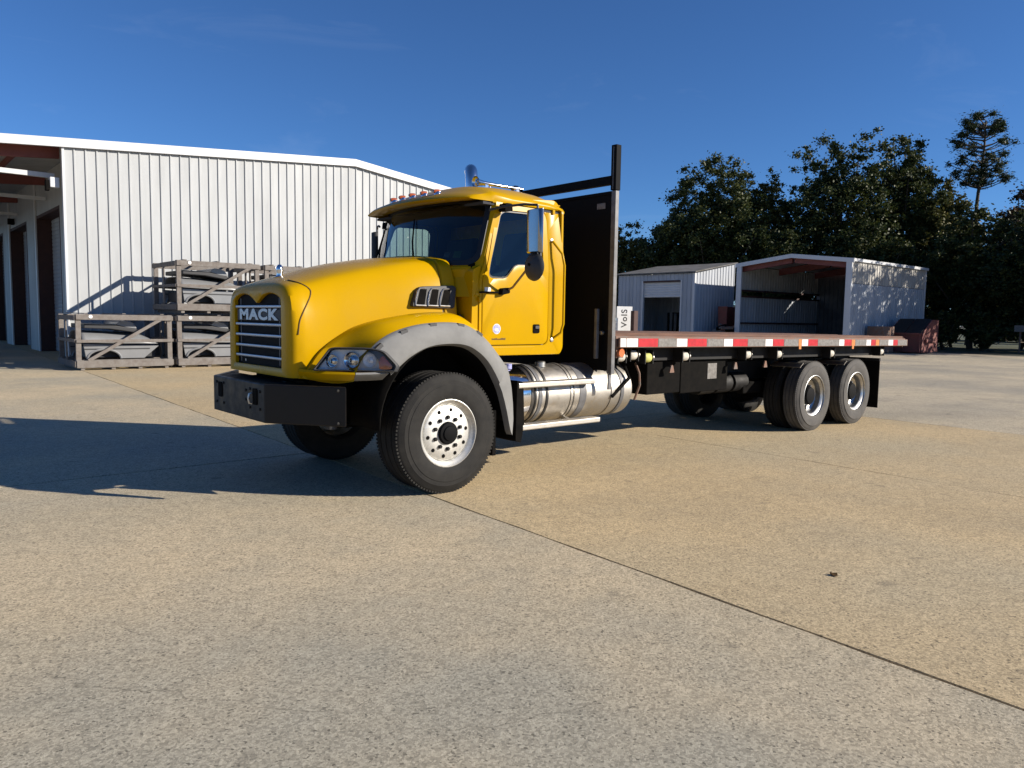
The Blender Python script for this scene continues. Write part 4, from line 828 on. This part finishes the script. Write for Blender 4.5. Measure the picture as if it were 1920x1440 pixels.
doors = [(25.0,29.3),(31.6,35.8),(38.1,42.3),(44.6,48.8)]
ys = [WY+0.1]+[v for d in doors for v in d]+[52]
for a, b in zip(ys[0::2], ys[1::2]):
    yy = a
    while yy < b-0.05:
        y2 = min(b, yy+0.915); MB().box(SX, SX+0.06, yy+0.004, y2-0.004, 0, rz(SX)+0.15).build('side_panel', 'wall_white', B); yy = y2
for a, b in doors:
    MB().box(SX+0.002, SX+0.058, a, b, 5.25, rz(SX)+0.15).build('door_header', 'wall_white', B)
    MB().box(SX-0.01, SX+0.62, b-0.06, b+0.0, 0, 5.25).build('door_jamb', 'brown_iron', B); MB().box(SX-0.01, SX+0.62, a, a+0.06, 0, 5.25).build('door_jamb', 'brown_iron', B)
    MB().box(SX-0.01, SX+0.62, a+0.06, b-0.06, 5.14, 5.249).build('door_lintel', 'brown_iron', B)
    dr = part('roll_up_door', B, (SX+0.5, (a+b)/2, 0))
    for k in range(34):
        z = 0.02+0.151*k; MB().prism([(SX+0.50,z),(SX+0.485,z+0.05),(SX+0.485,z+0.10),(SX+0.50,z+0.148),(SX+0.52,z+0.148),(SX+0.52,z)], 'y', a+0.065, b-0.065).build('door_slat', 'wall_shed', dr)
    MB().box(SX-0.06, SX-0.012, b+0.02, b+0.22, 0, rz(SX)).build('pilaster', 'trim_white', B)
MB().box(0.91, SX+0.06, WY+0.03, WY+0.09, 0, rz(0.9)-0.05).build('end_return', 'wall_white', B)
# canopy frames: red iron rafters and purlins
for k, y in enumerate((21.2, 27.2, 33.4, 39.6, 45.8)):
    MB().add([(-7.0,y,rz(-7)-0.28),(SX-0.02 if k else 0.9,y,rz(SX)-0.30),(SX-0.02 if k else 0.9,y,rz(SX)+0.05),(-7.0,y,rz(-7)+0.05),(-7.0,y+0.16,rz(-7)-0.28),(SX-0.02 if k else 0.9,y+0.16,rz(SX)-0.30),(SX-0.02 if k else 0.9,y+0.16,rz(SX)+0.05),(-7.0,y+0.16,rz(-7)+0.05)],
             [(0,1,2,3),(7,6,5,4),(0,4,5,1),(1,5,6,2),(2,6,7,3),(3,7,4,0)]).build('canopy_rafter', 'red_iron', B)
for xq in (-5.6, -4.2, -2.8, -1.4, 0.0): MB().box(xq-0.04, xq+0.04, 21.37, 51.5, rz(xq)+0.02, rz(xq)+0.19).build('canopy_purlin', 'red_iron', B)
MB().box(-6.8, 0.80, 21.45, 21.58, 5.62, 5.76).build('canopy_strut', 'trim_white', B)
for y in (27.1, 33.3, 39.5): MB().box(-6.8, 1.5, y, y+0.12, 5.62, 5.74).build('canopy_strut', 'trim_white', B)
for y in (21.2, 27.2, 33.4, 39.6, 45.8): MB().box(-6.9, -6.7, y, y+0.2, 0, rz(-6.8)-0.25).build('canopy_post', 'trim_white', B)
fl = part('flood_light', B, (0.72, 20.9, 5.45))
MB().box(0.55, 0.80, WY+0.15, WY+0.40, 5.25, 5.55).build('lamp_box', 'trim_white', fl, bevel=0.02); MB().box(0.44, 0.549, WY+0.18, WY+0.37, 5.15, 5.46).build('lamp_shade', 'black_matte', fl, bevel=0.02)
MB().box(1.30, 1.54, 34.5, 34.7, 5.35, 5.60).build('flood_lamp', 'black_matte', fl)
MB().box(XE, XE+0.06, WY, 52, 0, rz(XE)+0.15).build('side_wall', 'wall_white', B)

# ------------------------------------------------------------------ crates with grey hoods
def build_crate(x0, label, z0, hlabel):
    C = thing('wooden_crate', label, 'crate', (x0, 17.6, z0), 'weathered slatted crates against the warehouse')
    Lx, D, H = 2.46, 2.25, 1.53
    def j(): return random.uniform(-0.006, 0.006)
    def bd(a, b, w, h, nm='board', upv=(0,0,1)):
        p = (x0+a[0]+j(), 17.6+a[1]+j(), z0+a[2]+j()); q = (x0+b[0]+j(), 17.6+b[1]+j(), z0+b[2]+j()); MB().beam(p, q, w, h, upv).build(nm, 'wood_grey', C, bevel=0.006, seg=1)
    for x in (0.06, Lx-0.06):
        for y in (0.05, D-0.05): bd((x, y, 0.10), (x, y, H-0.006), 0.13, 0.09, 'post', (0,1,0))
    for y, s_ in ((-0.02, -1), (D+0.02, 1)):
        bd((0, y, H-0.085), (Lx, y, H-0.085), 0.04, 0.15, 'rail'); bd((0, y, 0.17), (Lx, y, 0.17), 0.04, 0.20, 'rail'); bd((0.0, y, 0.80), (Lx, y, 0.80), 0.035, 0.085, 'rail')
        bd((0.28, y-0.038*-s_*0-0.0, 0.26), (Lx-0.30, y, H-0.13), 0.034, 0.09, 'brace')
    for x in (-0.02, Lx+0.02):
        bd((x, 0, H-0.10), (x, D, H-0.10), 0.04, 0.13, 'rail'); bd((x, 0, 0.17), (x, D, 0.17), 0.04, 0.16, 'rail'); bd((x, 0, 0.80), (x, D, 0.80), 0.035, 0.085, 'rail'); bd((x, D*0.5, 0.2), (x, D*0.5, H-0.15), 0.035, 0.10, 'slat')
    for y in (0.25, 0.85, 1.45, 2.0): bd((0.0, y, 0.255), (Lx, y, 0.255), 0.14, 0.03, 'floor_board')
    for x in (0.15, 0.9, 1.6, 2.3): bd((x, 0, 0.04), (x, D, 0.04), 0.10, 0.08, 'skid')
    for x in (0.25, 1.2, 2.2): bd((x, 0, H+0.012), (x, D, H+0.012), 0.10, 0.025, 'top_slat')
    MB().lathe([(0.05,0.0),(0.05,-0.004),(0,-0.004)], (x0+0.36, 17.6-0.047, z0+H-0.07), 'y', 16).build('tag', 'tape_white', C)
    # the grey hood inside
    Hh = thing('truck_hood', hlabel, 'hood', (x0+1.2, 18.7, z0+0.27), 'grey moulded hoods packed in crates')
    rows = []
    for y in np.linspace(0.22, 2.05, 15):
        u = abs((y-1.135)/0.915); row = []
        for t in np.linspace(0, 1, 21):
            xx = 0.20+1.95*t
            top = 1.02-0.10*t-0.30*max(0, t-0.75)**1.2*3; edge = 0.70-0.06*t
            z = top-(top-edge)*u**5; row.append((x0+xx, 17.6+y, z0+0.05+z))
        rows.append(row)
    MB().grid(rows).build('hood_top', 'fibreglass', Hh, smooth=50, solid=0.012)
    for y in (0.20, 2.07):
        top = [(0.20+1.95*t, 0.70-0.06*t-0.02) for t in np.linspace(0, 1, 21)]
        arch = [(0.72+0.42*math.cos(a), 0.27+0.26*math.sin(a)) for a in np.linspace(0, math.pi, 15)]
        low = [(1.75, 0.27)]+arch+[(0.26, 0.30)]
        MB().prism([(x0+a, z0+0.03+b) for a, b in top[::-1]]+[(x0+a, z0+0.03+b) for a, b in low[::-1]], 'y', 17.6+y-0.03, 17.6+y).build('side_panel', 'fibreglass', Hh, bevel=0.01)
        MB().tube([(x0+a, 17.6+y-0.04, z0+0.03+b) for a, b in arch], 0.03, 6).build('arch_lip', 'fibreglass', Hh, smooth=50)
        MB().box(x0+0.24, x0+1.9, 17.6+y-0.05, 17.6+y-0.031, z0+0.56, z0+0.585).build('swage_line', 'fibre_dark', Hh)
    MB().prism([(x0+0.25,z0+1.14),(x0+0.9,z0+1.12),(x0+1.7,z0+1.0),(x0+1.75,z0+1.08),(x0+0.95,z0+1.24),(x0+0.25,z0+1.26)], 'y', 17.85, 19.5).build('foam_wrap', 'fibre_dark', Hh, bevel=0.02)
    MB().prism(rounded([(x0+1.05,z0+1.24),(x0+1.35,z0+1.16),(x0+1.62,z0+1.12),(x0+1.5,z0+1.30),(x0+1.2,z0+1.37)], 0.06, 4), 'y', 17.9, 19.4).build('top_cowl', 'fibreglass', Hh, bevel=0.03)
    MB().box(x0+0.35, x0+2.1, 18.0, 19.6, z0+0.33, z0+0.62).build('dark_liner', 'fibre_dark', Hh)
    return C
build_crate(0.47, 'weathered grey wooden crate at left end of the row, nothing stacked on it', 0.0, 'grey moulded hood inside the leftmost ground crate')
build_crate(3.09, 'weathered grey wooden crate on the ground under the stacked crate beside the leftmost', 0.0, 'grey moulded hood inside the ground crate next to truck grille')
build_crate(3.10, 'weathered grey wooden crate stacked on top, left one of the upper row', 1.60, 'grey moulded hood inside the left upper stacked crate')
build_crate(5.72, 'wooden crate on the ground behind the truck hood, mostly hidden', 0.0, 'grey moulded hood in the crate hidden behind the truck')
build_crate(5.74, 'weathered wooden crate of upper row seen just above the truck hood', 1.60, 'grey moulded hood in the upper crate above the truck hood')

# ------------------------------------------------------------------ sheds on the right
def ribbed(mbx, p, q, z0, zt0, zt1, nrm, step=0.305, d=0.03):
    """panels from p to q (2-d), top height varying linearly"""
    p = Vector(p); q = Vector(q); L = (q-p).length; e = (q-p)/L; nv = Vector(nrm); out = []
    k = 0; s_ = 0
    while s_ < L-0.02:
        s2 = min(L, s_+0.915); pts = []; t = s_
        while t < s2-0.01:
            for dt, dd in ((0, 0), (0.22, 0), (0.24, d), (0.28, d)):
                if t+dt < s2: pts.append((t+dt, dd))
            t += step
        pts.append((s2, 0)); n_ = len(pts)
        f = lambda a: zt0+(zt1-zt0)*a/L
        P = [(p+e*a+nv*b) for a, b in pts]
        mbx.append(([(v.x, v.y, z0) for v in P]+[(v.x, v.y, f(a)) for v, (a, b) in zip(P, pts)], [(i, i+1, n_+i+1, n_+i) for i in range(n_-1)])); s_ = s2
    return mbx
def put_panels(root, p, q, z0, zt0, zt1, nrm, mat):
    for vs_, fs_ in ribbed([], p, q, z0, zt0, zt1, nrm): MB().add(vs_, fs_).build('wall_panel', mat, root, solid=0.004)
S1 = thing('open_shed', 'pale metal shed with its whole gable front open and dark inside', 'shed', (40.8, 16.8, 0))
sx0, sx1, sy0, sy1, se, sr = 36.0, 45.7, 13.35, 20.25, 4.95, 5.36; sm = (sy0+sy1)/2
put_panels(S1, (sx0, sy0), (sx1, sy0), 0.02, 3.70, 3.70, (0,-1), 'wall_shed'); put_panels(S1, (sx0, sy0), (sx1, sy0), 3.72, 4.90, 4.90, (0,-1), 'wall_shed_pale')
put_panels(S1, (sx0, sy1), (sx1, sy1), 0.02, 3.10, 3.10, (0,-1), 'wall_shed'); put_panels(S1, (sx0, sy1), (sx1, sy1), 3.5, 4.90, 4.90, (0,-1), 'wall_shed_pale')
put_panels(S1, (sx1, sy0), (sx1, sy1), 0.02, 4.9, 4.9, (-1,0), 'shed_inside_shade')
MB().box(sx0, sx0+1.0, sy0-0.006, sy0+0.05, 3.72, 4.9).build('dark_panel', 'wall_shed_pale', S1) if False else None
for y in (sy0, sy1-0.28): MB().box(sx0-0.06, sx0+0.04, y-0.02, y+0.30, 0, se-0.02).build('front_post', 'trim_white', S1, bevel=0.01)
for a, b in ((sy0-0.12, sm), (sm, sy1+0.12)):
    za, zb_ = (se, sr) if a < sm else (sr, se)
    MB().add([(sx0-0.09,a,za-0.16),(sx0-0.09,b,zb_-0.16),(sx0-0.09,b,zb_+0.06),(sx0-0.09,a,za+0.06),(sx0-0.02,a,za-0.16),(sx0-0.02,b,zb_-0.16),(sx0-0.02,b,zb_+0.06),(sx0-0.02,a,za+0.06)], [(0,1,2,3),(7,6,5,4),(0,4,5,1),(1,5,6,2),(2,6,7,3),(3,7,4,0)]).build('rake_trim', 'trim_white', S1)
    MB().add([(sx0-0.08,a,za+0.02),(sx0-0.08,b,zb_+0.02),(sx1+0.1,b,zb_+0.02),(sx1+0.1,a,za+0.02),(sx0-0.08,a,za+0.07),(sx0-0.08,b,zb_+0.07),(sx1+0.1,b,zb_+0.07),(sx1+0.1,a,za+0.07)], [(0,1,2,3),(7,6,5,4),(0,4,5,1),(1,5,6,2),(2,6,7,3),(3,7,4,0)]).build('roof', 'roof_metal', S1)
    for xr in (sx0+0.3, sx0+4.7, sx1-0.4):
        MB().add([(xr,a+0.15,za-0.42),(xr,b,zb_-0.42),(xr,b,zb_-0.02),(xr,a+0.15,za-0.02),(xr+0.2,a+0.15,za-0.42),(xr+0.2,b,zb_-0.42),(xr+0.2,b,zb_-0.02),(xr+0.2,a+0.15,za-0.02)], [(0,1,2,3),(7,6,5,4),(0,4,5,1),(1,5,6,2),(2,6,7,3),(3,7,4,0)]).build('rafter', 'red_iron', S1)
MB().box(sx0-0.05, sx1+0.1, sy0-0.13, sy0-0.035, 4.86, 5.0).build('eave_trim', 'trim_white', S1)
for z in (1.5, 3.1, 3.45): MB().box(sx0+0.1, sx1-0.05, sy1-0.2, sy1-0.06, z-0.05, z+0.05).build('girt', 'brown_iron', S1)
MB().box(sx1-0.1, sx1+0.0, sy0-0.06, sy0+0.1, 0, 4.86).build('corner_trim', 'trim_white', S1)

S2 = thing('garage_building', 'pale ribbed metal garage with a half-raised roll-up door left of the open shed', 'garage', (39.5, 25.6, 0))
gx0, gx1, gy0, gy1 = 34.9, 39.2, 22.5, 28.6
put_panels(S2, (gx0, gy0+4.0), (gx0, gy1), 0.02, 4.5, 4.5, (-1,0), 'wall_shed'); put_panels(S2, (gx0, gy0), (gx0, gy0+0.98), 0.02, 4.5, 4.5, (-1,0), 'wall_shed'); put_panels(S2, (gx0, gy0+0.98), (gx0, gy0+4.0), 4.05, 4.5, 4.5, (-1,0), 'wall_shed')
put_panels(S2, (gx0, gy0), (gx1, gy0), 0.02, 4.5, 5.28, (0,-1), 'wall_shed'); put_panels(S2, (gx0, gy1), (gx1, gy1), 0.02, 4.5, 5.28, (0,1), 'wall_shed'); put_panels(S2, (gx1, gy0), (gx1, gy1), 0.02, 5.28, 5.28, (1,0), 'wall_shed')
MB().add([(gx0-0.2,gy0-0.2,4.52),(gx1,gy0-0.2,5.32),(gx1,gy1+0.2,5.32),(gx0-0.2,gy1+0.2,4.52),(gx0-0.2,gy0-0.2,4.60),(gx1,gy0-0.2,5.38),(gx1,gy1+0.2,5.38),(gx0-0.2,gy1+0.2,4.60)], [(3,2,1,0),(4,5,6,7),(0,1,5,4),(1,2,6,5),(2,3,7,6),(3,0,4,7)]).build('roof', 'roof_mossy', S2)
MB().box(gx0-0.06, gx0+0.08, gy0-0.06, gy0+0.10, 0, 4.5).build('corner_trim', 'trim_white', S2)
for y in (gy0+0.90, gy0+3.96): MB().box(gx0-0.05, gx0+0.12, y, y+0.10, 0, 4.1).build('door_jamb', 'trim_white', S2)
MB().box(gx0-0.05, gx0+0.12, gy0+1.0, gy0+3.96, 4.0, 4.1).build('door_head', 'brown_iron', S2)
for k in range(6): MB().prism([(gx0+0.10,3.05+0.158*k),(gx0+0.08,3.10+0.158*k),(gx0+0.08,3.15+0.158*k),(gx0+0.10,3.205+0.158*k),(gx0+0.13,3.205+0.158*k),(gx0+0.13,3.05+0.158*k)], 'y', gy0+1.0, gy0+3.96).build('door_slat', 'trim_white', S2)
# machine in the garage
M1 = thing('forklift', 'tan forklift parked in the dark garage doorway', 'forklift', (36.6, 24.9, 0))
MB().prism(rounded([(36.2,0.35),(38.2,0.35),(38.3,1.3),(37.7,1.5),(37.0,0.95),(36.2,0.9)], 0.12, 4), 'y', 24.4, 25.4).build('body', 'machine_tan', M1, bevel=0.04)
for y in (24.5, 25.22): MB().box(36.0, 36.12, y, y+0.10, 0.1, 2.1).build('mast_rail', 'black_matte', M1)
for y in (24.45, 25.2): MB().box(35.1, 36.0, y, y+0.12, 0.08, 0.14).build('fork', 'steel_grey', M1)
MB().box(36.6,38.0,24.4,25.4,2.05,2.12).build('overhead_guard', 'black_matte', M1); 
for x_ in (36.6, 37.9):
    for y in (24.42, 25.3): MB().box(x_, x_+0.07, y, y+0.07, 0.9, 2.05).build('guard_post', 'black_matte', M1)
for x_ in (36.6, 37.9):
    for y in (24.3, 25.38): MB().lathe([(0,0),(0.30,0),(0.34,0.03),(0.34,0.10),(0.30,0.13),(0,0.13)], (x_,y,0.34), 'y', 20).build('wheel', 'rubber', M1, smooth=35)
# bins between the sheds
Bn = thing('scrap_bin', 'rust red open scrap bin between garage and open shed', 'bin', (37.5, 21.4, 0))
MB().prism([(36.6,0.1),(38.9,0.1),(39.1,2.5),(36.4,2.5)], 'y', 21.7, 21.78).build('bin_side', 'dumpster_red', Bn); MB().prism([(36.6,0.1),(38.9,0.1),(39.1,2.5),(36.4,2.5)], 'y', 20.5, 20.58).build('bin_side', 'dumpster_red', Bn)
MB().box(36.42, 36.5, 21.15, 21.7, 0.1, 2.5).build('bin_front', 'dumpster_red', Bn); MB().box(36.5, 39.0, 20.58, 21.7, 0.1, 0.2).build('bin_floor', 'brown_iron', Bn); MB().box(39.0, 39.08, 20.58, 21.7, 0.1, 2.5).build('bin_back', 'dumpster_red', Bn)
Sc = thing('scrap_heap', 'dark heap of scrap parts against the garage side wall', 'scrap', (36.2, 21.3, 0))
for k in range(26):
    a = rng.uniform(0, 6.28); c0 = Vector((35.7+rng.uniform(-0.5, 0.6), 21.0+rng.uniform(-0.6, 0.7), 0.15+rng.uniform(0, 1.2)))
    d = Vector((math.cos(a), math.sin(a), rng.uniform(-0.6, 0.6)))*rng.uniform(0.2, 0.5)
    MB().beam(c0-d, c0+d, rng.uniform(0.05, 0.25), rng.uniform(0.05, 0.2)).build('scrap_piece', random.choice(['black_matte', 'steel_grey', 'rust_steel']), Sc)
# dumpster
D1 = thing('dumpster', 'red steel dumpster with slanted black lid beside the shed', 'dumpster', (40.2, 11.2, 0))
def dside(y0, y1): return MB().prism([(39.6,0.06),(41.8,0.06),(41.8,1.85),(40.9,1.85),(39.6,1.08)], 'y', y0, y1)
dside(10.30, 10.36).build('side', 'dumpster_red', D1, bevel=0.008); dside(12.04, 12.10).build('side', 'dumpster_red', D1, bevel=0.008)
MB().box(39.56, 39.62, 10.361, 12.039, 0.06, 1.08).build('front', 'dumpster_red', D1, bevel=0.008); MB().box(41.75, 41.80, 10.361, 12.039, 0.06, 1.85).build('back', 'dumpster_red', D1); MB().box(39.62, 41.75, 10.361, 12.039, 0.06, 0.12).build('floor', 'dumpster_red', D1)
for y in (10.38, 11.22): MB().add([(39.60,y,1.10),(40.9,y,1.87),(40.9,y+0.80,1.87),(39.60,y+0.80,1.10),(39.60,y,1.13),(40.9,y,1.90),(40.9,y+0.80,1.90),(39.60,y+0.80,1.13)], [(3,2,1,0),(4,5,6,7),(0,1,5,4),(1,2,6,5),(2,3,7,6),(3,0,4,7)]).build('lid', 'black_paint', D1)
for y in (10.36, 11.2, 11.95): MB().box(39.49, 39.559, y, y+0.08, 0.08, 1.06).build('rib', 'dumpster_red', D1)
MB().box(39.45, 39.56, 10.30, 12.10, 1.03, 1.12).build('rim', 'dumpster_red', D1); MB().box(39.9, 41.2, 10.16, 10.299, 0.62, 0.78).build('fork_pocket', 'dumpster_red', D1)
D2 = thing('low_bin', 'low rusty brown steel bin left of the red dumpster', 'bin', (39.5, 12.7, 0))
MB().box(38.8,38.86,12.25,13.1,0.05,1.45).build('front', 'rust_steel', D2); MB().box(40.1,40.16,12.25,13.1,0.05,1.45).build('back', 'rust_steel', D2); MB().box(38.86,40.1,12.25,12.31,0.05,1.45).build('side', 'rust_steel', D2); MB().box(38.86,40.1,13.04,13.1,0.05,1.45).build('side', 'rust_steel', D2); MB().box(38.86,40.1,12.31,13.04,0.05,0.1).build('floor', 'rust_steel', D2)
D1.location.y += 0.72; D2.location.x -= 1.1; D2.location.y += 0.03
SG = thing('yard_sign', 'small pale sign on a post in front of the dark trees', 'sign', (47.5, 8.6, 0))
MB().box(47.5,47.53,8.35,8.95,1.25,1.62).build('panel', 'tape_worn', SG); MB().box(47.53,47.59,8.6,8.68,0,1.6).build('post', 'rust_steel', SG)

# ------------------------------------------------------------------ trees
def leaves(name, centers, radii, count, size, mat, parent, flat=0.6):
    count = int(count*2.4)
    nC = len(centers); per = rng.multinomial(count, radii**2/np.sum(radii**2)); ctr = np.repeat(centers, per, axis=0); rad = np.repeat(radii, per)
    n = len(ctr); d = rng.normal(size=(n, 3)); d /= np.linalg.norm(d, axis=1)[:, None]; rr = rad*np.abs(rng.normal(0, 0.62, n))
    pos = ctr+d*rr[:, None]*np.array([1, 1, 0.75])
    a = rng.normal(size=(n, 3))*np.array([1, 1, 0.6]); a /= np.linalg.norm(a, axis=1)[:, None]; b = np.cross(a, rng.normal(size=(n, 3))); b /= np.linalg.norm(b, axis=1)[:, None]
    s_ = size*rng.uniform(0.6, 1.4, n)[:, None]
    q = np.stack([pos-a*s_, pos+b*s_*flat, pos+a*s_, pos-b*s_*flat], 1).reshape(-1, 3)
    q = q-np.array(ORG[parent])
    me = bpy.data.meshes.new(name); me.vertices.add(4*n); me.vertices.foreach_set('co', q.astype(np.float32).ravel())
    me.loops.add(4*n); me.loops.foreach_set('vertex_index', np.arange(4*n, dtype=np.int32)); me.polygons.add(n); me.polygons.foreach_set('loop_start', np.arange(0, 4*n, 4, dtype=np.int32)); me.polygons.foreach_set('loop_total', np.full(n, 4, dtype=np.int32))
    me.update(calc_edges=True); me.materials.append(MATS[mat]); o = bpy.data.objects.new(name, me); COL.objects.link(o); o.parent = parent; return o
def tree(name, label, x, y, h, w, mat, count, base=0.25, group='trees beyond the yard', size=0.105, ncl=520, cat='tree', shape=1.0):
    t = thing(name, label, cat, (x, y, 0), group)
    mb = MB(); hh = h*0.72; lean = rng.uniform(-0.5, 0.5, 2)
    pts = [(x+lean[0]*k/6*1.2+rng.uniform(-0.12, 0.12), y+lean[1]*k/6*1.2+rng.uniform(-0.12, 0.12), hh*k/6) for k in range(7)]
    r0 = 0.016*h+0.06; mb.tube(pts, [r0*(1-0.12*k) for k in range(7)], 9)
    cen = []; rad = []; ph = rng.uniform(0, 6.28, 6)
    def lob(d): return 0.86+0.14*math.sin(3.1*d[0]+ph[0])*math.sin(4.3*d[1]+ph[1])+0.12*math.sin(6.5*d[2]+ph[2]+3*d[0])+0.08*math.sin(9*d[1]+ph[3])
    for k in range(ncl):
        d = rng.normal(size=3); d /= np.linalg.norm(d); u = rng.uniform(0.05, 1.0)**0.5*lob(d)
        zc = h*(base+(1-base)*0.52); sz = h*(1-base)*0.50
        px, py, pz = d[0]*w*u*rng.uniform(0.75, 1.1), d[1]*w*u*rng.uniform(0.75, 1.1), d[2]*sz*u
        taper = 1.0 if pz < 0 else 1-0.35*(pz/sz)*shape
        cen.append((x+lean[0]+px*taper, y+lean[1]+py*taper, zc+pz)); rad.append(rng.uniform(0.35, 0.95)*w/7.5+0.10)
    for k in range(0, ncl, max(1, ncl//16)):
        c = Vector(cen[k]); j = min(5, max(1, int((c.z*0.55)/hh*6))); p0 = Vector(pts[j]); m_ = p0.lerp(c, 0.5)+Vector((0, 0, -0.4)); mb.tube([p0, m_, c], [r0*0.38, r0*0.24, 0.03], 6)
    mb.build('trunk', 'bark', t, smooth=60)
    leaves('crown', np.array(cen), np.array(rad), count, size, mat, t)
    return t
tree('broadleaf_tree', 'tall dark broadleaf tree rising behind the garage, left of the gap', 47.0, 30.0, 14.8, 5.6, 'leaf_oak', 30000, 0.12)
tree('broadleaf_tree', 'slender olive tree just left of the gap in the tree line', 50.5, 27.5, 14.0, 3.2, 'leaf_olive', 12000, 0.2)
tree('broadleaf_tree', 'tallest round broadleaf tree rising behind the open shed', 54.5, 23.2, 16.6, 5.6, 'leaf_oak', 32000, 0.10)
tree('broadleaf_tree', 'broad dark tree at the right shoulder of the tallest broadleaf', 57.5, 19.6, 16.4, 4.6, 'leaf_oak', 26000, 0.10)
tree('broadleaf_tree', 'olive-yellow tree between the broad dark tree and the pine', 58.0, 17.2, 12.4, 4.0, 'leaf_olive', 22000, 0.08)
tree('broadleaf_tree', 'low sunlit tree at the left end of the tree line by the headboard post', 44.0, 35.4, 9.8, 3.6, 'leaf_olive', 12000, 0.1)
tree('broadleaf_tree', 'low dark tree filling behind the garage roof', 46.5, 33.0, 10.5, 4.6, 'leaf_oak', 16000, 0.05)
tree('broadleaf_tree', 'rust-tinged tree at the right edge of the photo', 62.5, 12.4, 12.4, 4.0, 'leaf_rust', 20000, 0.08)
tree('broadleaf_tree', 'dark bushy tree right of the open shed above the dumpster', 53.5, 13.2, 9.6, 4.2, 'leaf_oak', 22000, 0.03)
tree('broadleaf_tree', 'dark bushy tree between dumpster and photo edge', 52.5, 9.2, 8.8, 4.0, 'leaf_oak', 20000, 0.03)
tree('broadleaf_tree', 'dark tree standing beyond the right edge of the yard', 53.0, 4.6, 11.5, 4.6, 'leaf_oak', 18000, 0.08)
tree('broadleaf_tree', 'dark tree just outside the right edge shading the open shed', 45.5, 3.4, 11.0, 4.2, 'leaf_oak', 5000, 0.30, ncl=200)
tree('broadleaf_tree', 'dark tree shading the rear half of the open shed from the right', 49.2, 3.6, 12.5, 3.6, 'leaf_oak', 7000, 0.15, ncl=300)
tree('broadleaf_tree', 'tall dark tree furthest right, largely out of view', 60.0, 4.0, 13.0, 4.6, 'leaf_oak', 14000, 0.08)
tree('broadleaf_tree', 'dark undergrowth tree behind the open shed roof', 51.5, 19.0, 8.8, 5.0, 'leaf_oak', 18000, 0.03)
tree('broadleaf_tree', 'dark undergrowth tree behind the gap between the two sheds', 49.5, 24.5, 9.2, 4.6, 'leaf_oak', 16000, 0.03)
# pine
pt = thing('pine_tree', 'tall thin pine with bare trunk standing above the tree line at right', 'tree', (62.0, 16.0, 0), 'trees beyond the yard')
mb = MB(); px_, py_ = 62.0, 16.0
tp_ = [(px_+0.15*math.sin(k), py_+0.1*math.cos(k*1.3), 17.2*k/8) for k in range(9)]; mb.tube(tp_, [0.26-0.026*k for k in range(9)], 9)
cen = []; rad = []
for k in range(95):
    z = rng.uniform(12.2, 17.7); a = rng.uniform(0, 2*math.pi); r_ = (2.3*math.sqrt(max(0.05, 1-((z-14.2)/3.6)**2)))*rng.uniform(0.35, 1.0)
    c = Vector((px_+r_*math.cos(a), py_+r_*math.sin(a), z+0.12*r_)); cen.append(tuple(c)); rad.append(rng.uniform(0.30, 0.60)); mb.tube([(px_, py_, z-0.25*r_), (px_+0.5*r_*math.cos(a), py_+0.5*r_*math.sin(a), z-0.12*r_), c], [0.06, 0.04, 0.02], 5)
mb.build('trunk', 'bark', pt, smooth=60)
leaves('crown', np.array(cen), np.array(rad), 5200, 0.13, 'leaf_pine', pt, 0.25)
for i, (x, y, h, w) in enumerate(((49.0,11.0,2.4,1.9),(49.5,8.2,2.8,2.1),(48.6,13.2,2.8,1.7),(50.0,5.6,2.8,2.4),(56.0,15.2,3.6,2.6),(56.5,11.0,3.8,3.0),(56.5,6.6,3.8,3.0),(55.0,19.0,3.6,2.6))):
    lb = ['low dark bush behind the red dumpster', 'low dark bush right of the small yard sign', 'low dark bush at the rear corner of the open shed', 'low dark bush at the far right edge of the yard', 'deep shaded thicket behind the rear wall of the open shed', 'deep shaded thicket behind the dumpster trees', 'deep shaded thicket behind the trees at the right edge', 'deep shaded thicket behind the open shed roof'][i]
    tree('bush', lb, x, y, h, w, 'leaf_oak', 5000, 0.0, 'bushes along the tree line', 0.12, 30, 'bush')

# far wood closing the view behind the yard
fwd = bpy.data.objects.new('distant_wood', None); ORG[fwd] = Vector((84, 20, 0))
cen = []; rad = []
for k in range(420):
    t = rng.uniform(0, 1); y = -75+190*t; h = 7.5+2.2*math.sin(y*0.21)+1.5*math.sin(y*0.53+1.0)
    cen.append((84+rng.uniform(-4, 4)+0.002*(y-20)**2*-1, y, rng.uniform(0.3, h))); rad.append(rng.uniform(0.9, 2.0))
dw = leaves('distant_wood', np.array(cen), np.array(rad), 14000, 0.42, 'leaf_oak', fwd); dw.parent = None; dw.location = ORG[fwd]; bpy.data.objects.remove(fwd)
tag(dw, 'dark far-off wood closing the horizon behind the yard', 'wood', kind='stuff')
# small litter on the pavement
lf = thing('dead_leaf', 'small curled dark leaf lying alone on the tan concrete', 'leaf', (0.62, -3.32, 0))
MB().grid([[(0.60,-3.34,0.012),(0.62,-3.325,0.002),(0.645,-3.31,0.014)], [(0.585,-3.315,0.004),(0.605,-3.30,0.0015),(0.63,-3.285,0.01)], [(0.60,-3.285,0.02),(0.61,-3.28,0.004),(0.625,-3.27,0.012)]]).build('blade', 'ink_brown', lf)
